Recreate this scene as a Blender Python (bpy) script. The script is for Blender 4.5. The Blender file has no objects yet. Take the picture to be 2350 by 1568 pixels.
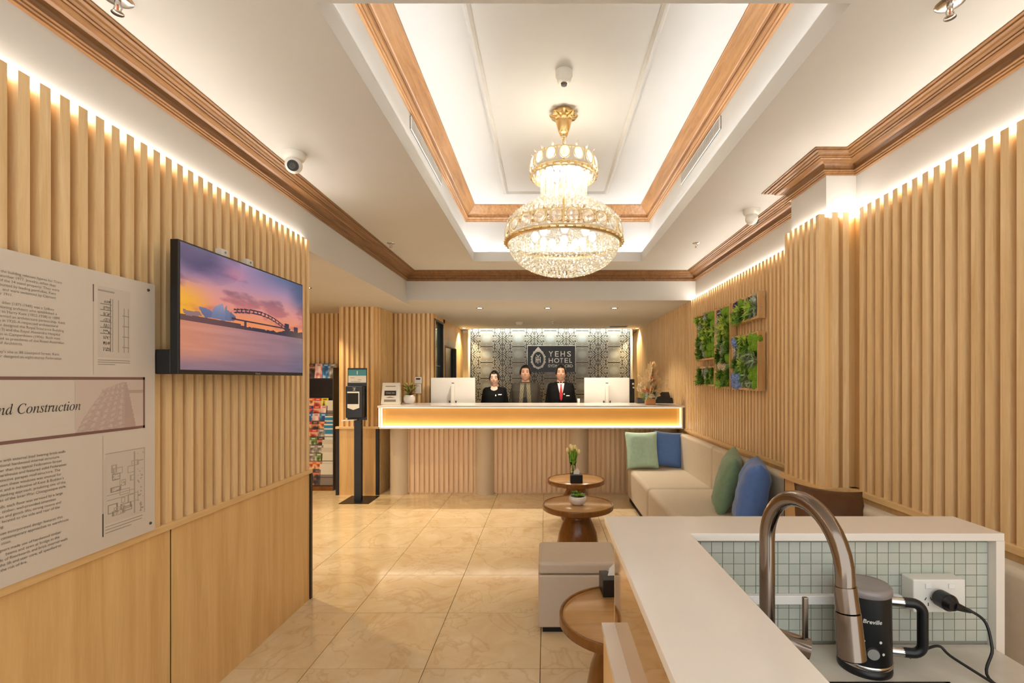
import bpy, bmesh, math, random
from math import pi, sin, cos, sqrt, radians, exp
from mathutils import Vector, Matrix, Euler
from mathutils.bvhtree import BVHTree

scene = bpy.context.scene
C = scene.collection
random.seed(7)

# ---------------------------------------------------------------- camera, world, exposure
FPX, VX, VY, EYE = 1120.0, 1253.0, 871.0, 1.5      # focal length and vanishing point in photo pixels (2350 x 1568)
cam = bpy.data.cameras.new('camera'); camo = bpy.data.objects.new('camera', cam); C.objects.link(camo)
camo.location = (0, 0, EYE); camo.rotation_euler = (pi/2, 0, 0)
cam.sensor_width = 36; cam.lens = FPX/2350*36
cam.shift_x = -(VX-1175)/2350; cam.shift_y = (VY-784)/2350
cam.clip_start = 0.02; cam.clip_end = 60
scene.camera = camo
world = bpy.data.worlds.new('world'); scene.world = world; world.use_nodes = True
wb = world.node_tree.nodes['Background']; wb.inputs[0].default_value = (0.95, 0.985, 1.0, 1); wb.inputs[1].default_value = 1.9
vs = scene.view_settings
vs.view_transform = 'Standard'; vs.look = 'None'; vs.exposure = 0.08; vs.gamma = 1.0; vs.use_curve_mapping = False

LED_WALL, LED_COVE, LED_DESK, LED_TILE, BULB, DOWN = 32.0, 23.0, 2.8, 56.0, 48.0, 72.0

# ---------------------------------------------------------------- helpers
def lin(r, g, b):
    f = lambda c: (c/255/12.92) if c/255 <= .04045 else ((c/255+.055)/1.055)**2.4
    return (f(r), f(g), f(b), 1)

MATS = {}
def nm(name):
    m = bpy.data.materials.new(name); m.use_nodes = True
    nt = m.node_tree; b = nt.nodes['Principled BSDF']; MATS[name] = m
    return m, nt, b
def N(nt, t, **kw):
    n = nt.nodes.new(t)
    for k, v in kw.items(): setattr(n, k, v)
    return n
def plain(name, rgb, rough=.5, metal=0., var=0., scale=12, bump=0., spec=.5, coat=0., sheen=0.):
    m, nt, b = nm(name)
    b.inputs['Roughness'].default_value = rough; b.inputs['Metallic'].default_value = metal
    b.inputs['Specular IOR Level'].default_value = spec
    b.inputs['Coat Weight'].default_value = coat; b.inputs['Sheen Weight'].default_value = sheen
    c = lin(*rgb); b.inputs['Base Color'].default_value = c
    if var or bump:
        tc = N(nt, 'ShaderNodeTexCoord'); no = N(nt, 'ShaderNodeTexNoise')
        no.inputs['Scale'].default_value = scale; no.inputs['Detail'].default_value = 5
        nt.links.new(tc.outputs['Object'], no.inputs['Vector'])
        if var:
            cr = N(nt, 'ShaderNodeValToRGB')
            cr.color_ramp.elements[0].position = .3; cr.color_ramp.elements[1].position = .7
            cr.color_ramp.elements[0].color = (c[0]*(1-var), c[1]*(1-var), c[2]*(1-var), 1)
            cr.color_ramp.elements[1].color = (min(1, c[0]*(1+var)), min(1, c[1]*(1+var)), min(1, c[2]*(1+var)), 1)
            nt.links.new(no.outputs['Fac'], cr.inputs['Fac']); nt.links.new(cr.outputs['Color'], b.inputs['Base Color'])
        if bump:
            bp = N(nt, 'ShaderNodeBump'); bp.inputs['Strength'].default_value = bump; bp.inputs['Distance'].default_value = .002
            nt.links.new(no.outputs['Fac'], bp.inputs['Height']); nt.links.new(bp.outputs['Normal'], b.inputs['Normal'])
    return m
def wood(name, dark, light, axis='Z', rough=.45, k=1.0, spec=.4):
    m, nt, b = nm(name)
    b.inputs['Roughness'].default_value = rough; b.inputs['Specular IOR Level'].default_value = spec
    g = N(nt, 'ShaderNodeNewGeometry'); mp = N(nt, 'ShaderNodeMapping'); oi = N(nt, 'ShaderNodeObjectInfo')
    s = {'X': (.7, 11, 11), 'Y': (11, .7, 11), 'Z': (11, 11, .7)}[axis]
    mp.inputs['Scale'].default_value = [q*k for q in s]
    nt.links.new(g.outputs['Position'], mp.inputs['Vector'])
    no = N(nt, 'ShaderNodeTexNoise'); no.inputs['Scale'].default_value = 2.2; no.inputs['Detail'].default_value = 7
    no.inputs['Roughness'].default_value = .62; no.inputs['Distortion'].default_value = .6
    nt.links.new(mp.outputs['Vector'], no.inputs['Vector'])
    no2 = N(nt, 'ShaderNodeTexNoise'); no2.inputs['Scale'].default_value = 22; no2.inputs['Detail'].default_value = 3
    nt.links.new(mp.outputs['Vector'], no2.inputs['Vector'])
    mx = N(nt, 'ShaderNodeMath', operation='MULTIPLY_ADD'); mx.inputs[1].default_value = .25
    nt.links.new(no2.outputs['Fac'], mx.inputs[0]); nt.links.new(no.outputs['Fac'], mx.inputs[2])
    ad = N(nt, 'ShaderNodeMath', operation='MULTIPLY_ADD'); ad.inputs[1].default_value = .14
    nt.links.new(oi.outputs['Random'], ad.inputs[0]); nt.links.new(mx.outputs[0], ad.inputs[2])
    cr = N(nt, 'ShaderNodeValToRGB'); e = cr.color_ramp.elements
    e[0].position = .42; e[1].position = .92; e[0].color = lin(*dark); e[1].color = lin(*light)
    nt.links.new(ad.outputs[0], cr.inputs['Fac']); nt.links.new(cr.outputs['Color'], b.inputs['Base Color'])
    bp = N(nt, 'ShaderNodeBump'); bp.inputs['Strength'].default_value = .08; bp.inputs['Distance'].default_value = .001
    nt.links.new(no2.outputs['Fac'], bp.inputs['Height']); nt.links.new(bp.outputs['Normal'], b.inputs['Normal'])
    return m
def emit(name, rgb, strength):
    m, nt, b = nm(name); b.inputs['Base Color'].default_value = (.8, .8, .8, 1)
    b.inputs['Emission Color'].default_value = lin(*rgb); b.inputs['Emission Strength'].default_value = strength
    return m
def colmat(name, rough=.5, emis=0., spec=.5):
    m, nt, b = nm(name); a = N(nt, 'ShaderNodeAttribute'); a.attribute_name = 'Col'
    b.inputs['Roughness'].default_value = rough; b.inputs['Specular IOR Level'].default_value = spec
    if emis:
        b.inputs['Base Color'].default_value = (.01, .01, .012, 1)
        nt.links.new(a.outputs['Color'], b.inputs['Emission Color']); b.inputs['Emission Strength'].default_value = emis
    else:
        nt.links.new(a.outputs['Color'], b.inputs['Base Color'])
    return m
def glass(name, rgb=(255, 255, 255), rough=.02, ior=1.45):
    m, nt, b = nm(name); b.inputs['Base Color'].default_value = lin(*rgb)
    b.inputs['Transmission Weight'].default_value = 1; b.inputs['Roughness'].default_value = rough; b.inputs['IOR'].default_value = ior
    return m

class MB:
    def __init__(s): s.v = []; s.f = []; s.s = []; s.c = []
    def add(s, v, f, smooth=False, M=None, col=None):
        o = len(s.v)
        s.v += [tuple(M @ Vector(p)) if M else tuple(p) for p in v]
        s.f += [tuple(i+o for i in q) for q in f]; s.s += [smooth]*len(f)
        s.c += [col]*len(v)
        return s
    def box(s, x0, x1, y0, y1, z0, z1, M=None, col=None):
        v = [(x, y, z) for z in (z0, z1) for y in (y0, y1) for x in (x0, x1)]
        return s.add(v, [(0, 2, 3, 1), (4, 5, 7, 6), (0, 1, 5, 4), (2, 6, 7, 3), (0, 4, 6, 2), (1, 3, 7, 5)], False, M, col)
    def cyl(s, p0, p1, r0, r1=None, n=16, cap=True, col=None):
        r1 = r0 if r1 is None else r1
        p0 = Vector(p0); p1 = Vector(p1); q = (p1-p0).to_track_quat('Z', 'Y')
        v = []
        for p, r in ((p0, r0), (p1, r1)):
            for i in range(n):
                a = 2*pi*i/n; v.append(p + q @ Vector((r*cos(a), r*sin(a), 0)))
        s.add(v, [(i, (i+1) % n, n+(i+1) % n, n+i) for i in range(n)], True, None, col)
        if cap: s.add(v, [tuple(range(n-1, -1, -1)), tuple(range(n, 2*n))], False, None, col)
        return s
    def lathe(s, prof, n=32, c=(0, 0, 0), smooth=True, M=None, col=None, sq=None):
        v = []
        for r, z in prof:
            for i in range(n):
                a = 2*pi*i/n; v.append((c[0]+r*cos(a), c[1]+r*sin(a), c[2]+z))
        f = []
        for k in range(len(prof)-1):
            for i in range(n):
                f.append((k*n+i, k*n+(i+1) % n, (k+1)*n+(i+1) % n, (k+1)*n+i))
        s.add(v, f, smooth, M, col)
        return s
    def tube(s, pts, r, n=10, cap=True, col=None):
        pts = [Vector(p) for p in pts]; m = len(pts)
        rs = r if isinstance(r, (list, tuple)) else [r]*m
        v = []; up = None
        for i, p in enumerate(pts):
            t = (pts[min(i+1, m-1)]-pts[max(i-1, 0)]).normalized()
            if up is None:
                up = Vector((0, 0, 1)) if abs(t.z) < .9 else Vector((1, 0, 0))
            a = t.cross(up).normalized(); up = a.cross(t).normalized()
            for j in range(n):
                w = 2*pi*j/n; v.append(p + a*(rs[i]*cos(w)) + up*(rs[i]*sin(w)))
        f = [(i*n+j, i*n+(j+1) % n, (i+1)*n+(j+1) % n, (i+1)*n+j) for i in range(m-1) for j in range(n)]
        s.add(v, f, True, None, col)
        if cap: s.add(v, [tuple(range(n)), tuple(range((m-1)*n+n-1, (m-1)*n-1, -1))], False, None, col)
        return s
    def prism(s, poly, y0, y1, M=None, col=None):           # polygon in XZ extruded along Y
        n = len(poly); v = [(x, y0, z) for x, z in poly]+[(x, y1, z) for x, z in poly]
        f = [tuple(range(n)), tuple(range(2*n-1, n-1, -1))]+[(i, n+i, n+(i+1) % n, (i+1) % n) for i in range(n)]
        return s.add(v, f, False, M, col)
    def sphere(s, c, r, nu=16, nv=10, M=None, col=None):
        r = (r, r, r) if not isinstance(r, (list, tuple)) else r
        v = [(c[0], c[1], c[2]+r[2])]
        for k in range(1, nv):
            t = pi*k/nv
            for i in range(nu):
                a = 2*pi*i/nu; v.append((c[0]+r[0]*sin(t)*cos(a), c[1]+r[1]*sin(t)*sin(a), c[2]+r[2]*cos(t)))
        v.append((c[0], c[1], c[2]-r[2])); L = len(v)-1
        f = [(0, 1+i, 1+(i+1) % nu) for i in range(nu)]
        for k in range(nv-2):
            f += [(1+k*nu+i, 1+(k+1)*nu+i, 1+(k+1)*nu+(i+1) % nu, 1+k*nu+(i+1) % nu) for i in range(nu)]
        b = 1+(nv-2)*nu; f += [(b+i, L, b+(i+1) % nu) for i in range(nu)]
        return s.add(v, f, True, M, col)
    def mesh(s, name, mat=None):
        me = bpy.data.meshes.new(name); me.from_pydata(s.v, [], s.f); me.update()
        me.polygons.foreach_set('use_smooth', s.s)
        if any(c is not None for c in s.c):
            at = me.color_attributes.new('Col', 'FLOAT_COLOR', 'POINT')
            for i, c in enumerate(s.c): at.data[i].color = c if c is not None else (.5, .5, .5, 1)
        if mat: me.materials.append(MATS[mat] if isinstance(mat, str) else mat)
        return me
    def build(s, name, mat, parent=None, bevel=0, seg=2, loc=None):
        return put(name, s.mesh(name, mat), parent, bevel, seg, loc)
def put(name, me, parent=None, bevel=0, seg=2, loc=None, rot=None):
    o = bpy.data.objects.new(name, me); C.objects.link(o)
    if parent: o.parent = parent
    if loc: o.location = loc
    if rot: o.rotation_euler = rot
    if bevel:
        b = o.modifiers.new('bevel', 'BEVEL'); b.width = bevel; b.segments = seg; b.limit_method = 'ANGLE'; b.angle_limit = radians(40)
        b.harden_normals = False
        for p in me.polygons: p.use_smooth = True
        try:
            w = o.modifiers.new('wn', 'WEIGHTED_NORMAL'); w.keep_sharp = True
        except Exception: pass
    return o
def tag(o, label, cat, group=None, kind=None):
    o['label'] = label; o['category'] = cat
    if group: o['group'] = group
    if kind: o['kind'] = kind
    return o
def thing(name, label, cat, loc=(0, 0, 0), rotz=0, group=None):
    o = bpy.data.objects.new(name, None); C.objects.link(o); o.empty_display_size = .05
    o.location = loc; o.rotation_euler = (0, 0, rotz)
    return tag(o, label, cat, group)
def struct(o, label=None):
    o['kind'] = 'structure'
    if label: o['label'] = label
    return o
def copy_tree(o, parent=None):
    c = o.copy(); C.objects.link(c)
    if parent: c.parent = parent
    for ch in list(o.children): copy_tree(ch, c)
    return c
def PX(x, y, Y): return ((x-VX)/FPX*Y, Y, EYE-(y-VY)/FPX*Y)
def XP(x, Y): return (x-VX)/FPX*Y
def ZP(y, Y): return EYE-(y-VY)/FPX*Y
def ZF(me):
    me.update()
def text_mesh(txt, size, align='LEFT', shear=0., extrude=0., spacing=1., bold=0.):
    cu = bpy.data.curves.new('t', 'FONT'); cu.body = txt; cu.size = size; cu.align_x = align; cu.shear = shear
    cu.extrude = extrude; cu.space_character = spacing; cu.offset = bold; cu.resolution_u = 3
    o = bpy.data.objects.new('t', cu); C.objects.link(o)
    dg = bpy.context.evaluated_depsgraph_get(); me = bpy.data.meshes.new_from_object(o.evaluated_get(dg))
    bpy.data.objects.remove(o); bpy.data.curves.remove(cu)
    return me
def raster(w, h, nu, nv, fn, mat, flat=True):
    """panel in local XZ (0..w, 0..h) facing -Y; fn(u, v) -> sRGB 0-255; one colour per cell"""
    v = []; f = []; col = []
    if flat:
        for j in range(nv):
            for i in range(nu):
                c = lin(*fn((i+.5)/nu, (j+.5)/nv)); o = len(v)
                v += [(w*i/nu, 0, h*j/nv), (w*(i+1)/nu, 0, h*j/nv), (w*(i+1)/nu, 0, h*(j+1)/nv), (w*i/nu, 0, h*(j+1)/nv)]
                f.append((o, o+1, o+2, o+3)); col += [c]*4
    else:
        for j in range(nv+1):
            for i in range(nu+1):
                v.append((w*i/nu, 0, h*j/nv)); col.append(lin(*fn(i/nu, j/nv)))
        f = [(j*(nu+1)+i, j*(nu+1)+i+1, (j+1)*(nu+1)+i+1, (j+1)*(nu+1)+i) for j in range(nv) for i in range(nu)]
    me = bpy.data.meshes.new('print'); me.from_pydata(v, [], f); me.update()
    at = me.color_attributes.new('Col', 'FLOAT_COLOR', 'POINT')
    at.data.foreach_set('color', [q for c in col for q in c])
    me.materials.append(MATS[mat])
    return me
def smoothstep(a, b, x):
    t = min(1, max(0, (x-a)/(b-a))); return t*t*(3-2*t)
def mixc(a, b, t): return tuple(p+(q-p)*t for p, q in zip(a, b))
from mathutils import noise as mnoise
def fbm(x, y, o=4):
    s = 0; a = .5; f = 1
    for _ in range(o):
        s += a*mnoise.noise(Vector((x*f, y*f, 3.7))); a *= .5; f *= 2
    return s

# ---------------------------------------------------------------- materials
wood('wood_slat', (216, 178, 122), (244, 214, 164), 'Z', .5)
wood('wood_panel', (208, 164, 102), (236, 198, 138), 'Z', .42, .5)
wood('wood_rail', (212, 172, 114), (238, 204, 148), 'Y', .45)
wood('wood_railx', (212, 172, 114), (238, 204, 148), 'X', .45)
wood('wood_desk', (222, 184, 142), (242, 212, 172), 'Z', .5)
wood('wood_crown', (100, 69, 40), (156, 114, 72), 'Y', .36, 1.4)
wood('wood_crown_lit', (142, 98, 58), (196, 148, 98), 'Y', .36, 1.4)  # lighter copy of the cornice timber, the tray's top light put into the colour
wood('wood_top', (172, 128, 78), (198, 156, 102), 'X', .22, .6)
wood('wood_stem', (100, 60, 20), (140, 90, 38), 'Z', .2, .8)
wood('wood_frame', (190, 146, 92), (220, 182, 128), 'Z', .5)
plain('white_paint', (206, 204, 198), .7, var=.015, scale=3)
plain('white_gloss', (232, 228, 222), .35)
plain('grout', (104, 84, 58), .8)
plain('black_trim', (14, 11, 10), .4)
plain('black_plastic', (16, 16, 17), .38)
plain('black_matte', (10, 9, 9), .7)
plain('dark_grey', (60, 58, 56), .5)
plain('grey_plastic', (150, 146, 140), .45)
plain('white_plastic', (226, 222, 212), .35)
plain('sofa_fabric', (212, 198, 174), .62, var=.03, scale=40, bump=.05, sheen=.1)
plain('ottoman_leather', (196, 180, 160), .5, var=.02, scale=30, bump=.05)
plain('cushion_green', (126, 156, 124), .7, var=.06, scale=30, bump=.12, sheen=.25)
plain('cushion_mint', (176, 208, 186), .7, var=.06, scale=30, bump=.12, sheen=.25)
plain('cushion_blue', (84, 122, 190), .68, var=.06, scale=30, bump=.12, sheen=.25)
plain('cushion_brown', (92, 60, 34), .55, var=.08, scale=20, bump=.12)
plain('stone_white', (226, 216, 204), .16, var=.02, scale=5)
plain('cream_pillar', (206, 186, 156), .5)
plain('gold', (228, 194, 132), .25, 1.0)
plain('gold_pale', (238, 220, 178), .3, 1.0)
plain('chrome', (200, 196, 190), .18, 1.0)
plain('faucet_bronze', (136, 122, 110), .17, 1.0)
plain('mosaic', (184, 186, 173), .15, var=.03, scale=20)
plain('mosaic_grout', (140, 138, 122), .8)
plain('bronze_mirror', (214, 176, 118), .04, 1.0)
plain('desk_panel', (202, 150, 72), .4, var=.03, scale=4)
plain('desk_white', (232, 222, 204), .3)
plain('desk_box', (214, 176, 112), .45)
plain('lid_grey', (140, 130, 126), .25, spec=.6)
plain('skin', (226, 182, 158), .5)
plain('skin_b', (214, 166, 138), .5)
plain('skin_c', (216, 168, 140), .5)
plain('hair', (18, 14, 13), .35, var=.2, scale=60)
plain('jacket_black', (9, 9, 10), .8, var=.1, scale=50, bump=.1, spec=.2)
plain('jacket_tweed', (58, 52, 42), .85, var=.25, scale=70, bump=.2)
plain('scarf', (96, 88, 66), .85, var=.35, scale=60)
plain('scarf_light', (150, 142, 116), .85)
plain('shirt', (226, 218, 214), .6)
plain('tie_red', (172, 22, 30), .45, var=.1, scale=40)
plain('trousers', (24, 24, 28), .8)
plain('lips', (164, 84, 74), .45)
plain('teeth', (236, 226, 214), .3)
plain('eye_dark', (28, 18, 14), .2)
plain('leaf_a', (122, 168, 50), .5, var=.25, scale=30)
plain('leaf_b', (160, 196, 72), .5, var=.25, scale=30)
plain('leaf_c', (164, 184, 146), .5, var=.2, scale=30)
plain('leaf_d', (88, 134, 44), .5, var=.25, scale=30)
plain('leaf_e', (178, 200, 76), .5, var=.2, scale=30)
plain('leaf_grey', (190, 198, 188), .55, var=.15, scale=30)
plain('moss', (112, 156, 34), .9, var=.3, scale=90, bump=.5)
plain('flower_cream', (222, 204, 168), .6, var=.08, scale=40)
plain('flower_blue', (136, 160, 214), .6, var=.12, scale=40)
plain('flower_purple', (86, 62, 128), .6, var=.2, scale=40)
plain('flower_peach', (226, 148, 104), .6, var=.1, scale=40)
plain('flower_orange', (216, 120, 76), .6, var=.1, scale=40)
plain('tulip', (238, 222, 158), .5, var=.06, scale=20)
plain('dried_grass', (228, 200, 152), .7, var=.15, scale=50)
plain('leaf_red', (112, 46, 26), .55, var=.25, scale=50)
plain('kraft', (206, 150, 92), .6)
plain('soil', (48, 36, 26), .9)
plain('bowl_white', (226, 218, 210), .3)
plain('paper', (232, 226, 214), .6)
plain('board_white', (214, 203, 188), .35, var=.008, scale=2)
plain('ink', (138, 127, 114), .7)
plain('ink_dark', (44, 36, 32), .7)
plain('ink_mid', (104, 94, 84), .7)
plain('maroon', (128, 92, 84), .6)
plain('rust', (120, 80, 68), .6)
plain('sign_black', (26, 27, 29), .3)
plain('sign_white', (236, 236, 232), .5)
plain('glass_dark', (70, 84, 84), .06, spec=.8)
plain('door_black', (8, 8, 12), .25)
plain('steel_grey', (120, 120, 118), .35, .8)
plain('teal_print', (74, 150, 158), .5)
plain('monitor_white', (224, 220, 212), .4)
plain('vent_white', (206, 200, 190), .5)
plain('vent_dark', (92, 90, 84), .7)
plain('marble', (206, 198, 184), .22, var=.16, scale=7)
plain('tile_edge', (120, 118, 106), .7)
glass('glass_clear', (244, 250, 246))
colmat('print', .5); colmat('print_tile', .3); colmat('screen', .15, .8); colmat('print_paper', .45)
emit('led_wall', (255, 250, 244), LED_WALL)
emit('led_cove', (246, 249, 255), LED_COVE)
emit('led_desk', (255, 226, 160), LED_DESK)
emit('led_desk_white', (255, 244, 222), LED_DESK*4.6)
emit('led_tile', (250, 253, 240), LED_TILE)
emit('bulb', (255, 246, 232), BULB)
emit('bulb_low', (255, 246, 232), BULB*.24)
emit('downlight', (255, 240, 218), 9)
emit('downlight_warm', (255, 226, 176), 9)

def mat_floor():
    m, nt, b = nm('floor_tile'); b.inputs['Roughness'].default_value = .12; b.inputs['Specular IOR Level'].default_value = .5
    g = N(nt, 'ShaderNodeNewGeometry'); oi = N(nt, 'ShaderNodeObjectInfo')
    ad = N(nt, 'ShaderNodeVectorMath', operation='ADD'); sc = N(nt, 'ShaderNodeMath', operation='MULTIPLY'); sc.inputs[1].default_value = 37
    nt.links.new(oi.outputs['Random'], sc.inputs[0]); nt.links.new(g.outputs['Position'], ad.inputs[0]); nt.links.new(sc.outputs[0], ad.inputs[1])
    n1 = N(nt, 'ShaderNodeTexNoise'); n1.inputs['Scale'].default_value = 3.4; n1.inputs['Detail'].default_value = 8; n1.inputs['Roughness'].default_value = .6; n1.inputs['Distortion'].default_value = 1.2
    n2 = N(nt, 'ShaderNodeTexNoise'); n2.inputs['Scale'].default_value = 1.6; n2.inputs['Detail'].default_value = 6; n2.inputs['Distortion'].default_value = 2.2
    for n in (n1, n2): nt.links.new(ad.outputs[0], n.inputs['Vector'])
    c1 = N(nt, 'ShaderNodeValToRGB'); e = c1.color_ramp.elements
    e[0].position = .3; e[1].position = .75; e[0].color = lin(216, 190, 148); e[1].color = lin(234, 216, 182)
    nt.links.new(n1.outputs['Fac'], c1.inputs['Fac'])
    c2 = N(nt, 'ShaderNodeValToRGB'); e = c2.color_ramp.elements                      # thin veins
    e[0].position = .475; e[0].color = (0, 0, 0, 1); e[1].position = .5; e[1].color = (1, 1, 1, 1)
    e2 = c2.color_ramp.elements.new(.525); e2.color = (0, 0, 0, 1)
    nt.links.new(n2.outputs['Fac'], c2.inputs['Fac'])
    ml = N(nt, 'ShaderNodeMath', operation='MULTIPLY'); ml.inputs[1].default_value = .35; nt.links.new(c2.outputs['Color'], ml.inputs[0])
    mx = N(nt, 'ShaderNodeMix', data_type='RGBA'); mx.inputs['B'].default_value = lin(190, 150, 104)
    nt.links.new(ml.outputs[0], mx.inputs['Factor']); nt.links.new(c1.outputs['Color'], mx.inputs['A'])
    nt.links.new(mx.outputs['Result'], b.inputs['Base Color'])
mat_floor()
def mat_crystal():
    m = bpy.data.materials.new('crystal'); m.use_nodes = True; MATS['crystal'] = m; nt = m.node_tree; nt.nodes.clear()
    o = N(nt, 'ShaderNodeOutputMaterial'); t = N(nt, 'ShaderNodeBsdfTranslucent'); t.inputs[0].default_value = (1, .98, .9, 1)
    g = N(nt, 'ShaderNodeBsdfGlossy'); g.inputs['Roughness'].default_value = .08; g.inputs[0].default_value = (1, 1, .96, 1)
    tr = N(nt, 'ShaderNodeBsdfTransparent'); tr.inputs[0].default_value = (1, 1, .97, 1)
    a = N(nt, 'ShaderNodeMixShader'); a.inputs[0].default_value = .65; bsh = N(nt, 'ShaderNodeMixShader'); bsh.inputs[0].default_value = .55
    nt.links.new(t.outputs[0], a.inputs[1]); nt.links.new(g.outputs[0], a.inputs[2])
    nt.links.new(a.outputs[0], bsh.inputs[1]); nt.links.new(tr.outputs[0], bsh.inputs[2]); nt.links.new(bsh.outputs[0], o.inputs[0])
mat_crystal()
# ================================================================ the room
YB = -.4                                   # the room goes on a little behind the camera
ZS, ZC, ZU = 2.44, 2.77, 3.38               # low soffit, main ceiling, raised tray ceiling
XL, XR = -1.658, 1.778                      # upper white walls
LW, RW = -1.640, 1.760                      # slat backings
LS, RS = -1.605, 1.725                      # slat faces
YF = 5.80                                   # fascia above the reception
YR = 9.2                                    # patterned wall
CX0, CY0, CY1 = 1.554, 2.745, 3.2           # column

# ---- floor
fl = MB(); fl.box(-4.3, 1.95, YB, 10.0, -.12, -.010)
floor = struct(fl.build('floor', 'grout'), 'beige polished marble floor laid in large square tiles')
tm = MB(); tm.box(.0018, .5982, .0018, .6032, -.010, 0)
tile_me = tm.mesh('floor_tile', 'floor_tile')
for i in range(-7, 3):
    for j in range(-6, 12):
        put('tile', tile_me, floor, 0, 2, (-.03+.6*i, 2.53+.605*j, 0))

def slat_mesh(h, d=.035, w=.034, mat='wood_slat'):
    b = MB(); b.box(-w/2, w/2, -d, 0, 0, h); return b.mesh('slat', mat)      # local: face at -Y, back at Y=0
def slat_run(parent, p0, p1, z0, z1, nrm, pitch=.064, single=True, w=.034, d=.035, mat='wood_slat'):
    """vertical battens from p0 to p1; nrm is the outward direction"""
    p0 = Vector((*p0, 0)); p1 = Vector((*p1, 0)); L = (p1-p0).length; n = max(1, int(L/pitch)); t = (p1-p0)/L
    rz = math.atan2(nrm[1], nrm[0])+pi/2
    me = slat_mesh(z1-z0, d, w, mat)
    if single:
        for k in range(n):
            p = p0+t*(pitch*(k+.5)+(L-n*pitch)/2)
            put('slat', me, parent, 0, 2, (p.x, p.y, z0), (0, 0, rz))
    else:
        b = MB()
        for k in range(n):
            p = p0+t*(pitch*(k+.5)+(L-n*pitch)/2)
            b.box(-w/2, w/2, -d, 0, z0, z1, Matrix.Translation((p.x, p.y, 0)) @ Matrix.Rotation(rz, 4, 'Z'))
        o = b.build('slat_field', mat, parent); o['kind'] = 'stuff'

# ---- left wall
b = MB(); b.box(-1.84, LW, YB, 3.33, 0, 2.425)
wl = struct(b.build('wall_left', 'wood_panel'), 'left wall of pale timber battens above plain timber panels')
slat_run(wl, (LW, -.387), (LW, 3.325), .89, 2.442, (1, 0))
for y0, y1 in ((YB, 2.0965), (2.1055, 3.33)):
    b = MB(); b.box(LW, -1.615, y0, y1, 0, .86); b.build('panel', 'wood_panel', wl)
b = MB(); b.box(LW-.001, -1.6175, 2.0966, 2.1054, 0, .86); b.build('seam', 'black_trim', wl)
b = MB(); b.box(LW, -1.598, YB, 3.345, .86, .89); b.build('rail', 'wood_rail', wl, .002)
b = MB(); b.box(-1.64, -1.606, 3.331, 3.357, 0, .86); b.build('end_trim', 'black_trim', wl)
b = MB(); b.box(-1.84, -1.70, 3.33, 3.335, 0, 2.44); b.build('end_panel', 'wood_panel', wl)
b = MB(); b.box(-1.655, -1.642, YB, 3.33, 2.4255, 2.4475)
tag(b.build('led_strip', 'led_wall'), 'glowing strip light along the top of the battens above the television', 'strip light')

# ---- right wall with its column
b = MB(); b.box(RW, 1.95, YB, 10.0, 0, 2.425)
wr = struct(b.build('wall_right', 'wood_panel'), 'right wall of pale timber battens with a low timber wainscot')
slat_run(wr, (RW, -.387), (RW, CY0-.03), .89, 2.442, (-1, 0))
slat_run(wr, (RW, CY1), (RW, 5.2), .89, 2.442, (-1, 0))
slat_run(wr, (RW, 5.2), (RW, YR+.1), .89, 2.44, (-1, 0), single=False)
for y0, y1 in ((YB, CY0+.02), (CY1, 9.3)):
    b = MB(); b.box(1.738, RW, y0, y1, 0, .86); b.build('panel', 'wood_panel', wr)
    b = MB(); b.box(1.712, RW, y0, y1, .86, .89); b.build('rail', 'wood_rail', wr, .002)
b = MB(); b.box(CX0+.035, RW+.01, CY0+.035, CY1, 0, 2.425); b.build('column', 'wood_panel', wr)
slat_run(wr, (CX0+.035, CY0+.01), (CX0+.035, CY1), .89, 2.442, (-1, 0), pitch=.0605)
slat_run(wr, (CX0+.02, CY0+.035), (RW-.02, CY0+.035), .89, 2.442, (0, -1), pitch=.0605)
b = MB(); b.box(CX0+.012, CX0+.035, CY0+.012, CY1, 0, .86); b.build('panel', 'wood_panel', wr)
b = MB(); b.box(CX0+.0355, RW, CY0+.012, CY0+.035, 0, .86); b.build('panel', 'wood_panel', wr)
b = MB(); b.box(CX0-.018, CX0+.035, CY0-.018, CY1+.015, .86, .89); b.box(CX0+.035, RW-.001, CY0-.018, CY0+.035, .86, .89); b.build('rail', 'wood_rail', wr, .002)
b = MB(); b.box(CX0+.010, CX0+.03, CY1, CY1+.006, 0, .86); b.build('end_trim', 'black_trim', wr)
b = MB()
b.box(1.762, 1.775, YB, CY0+.02, 2.4255, 2.4475)
tag(b.build('led_strip', 'led_wall'), 'glowing strip light above the battens of the right wall, between column and bar', 'strip light')
b = MB(); b.box(1.762, 1.775, CY1, YF, 2.4255, 2.4475)
tag(b.build('led_strip', 'led_wall'), 'glowing strip light above the battens and the plant panels', 'strip light')
b = MB(); b.box(CX0+.037, CX0+.049, CY0+.037, CY1-.005, 2.4255, 2.4475); b.box(CX0+.049, 1.76, CY0+.037, CY0+.049, 2.4255, 2.4475)
tag(b.build('led_strip', 'led_wall'), 'glowing strip light wrapped round the top of the timber column', 'strip light')

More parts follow.
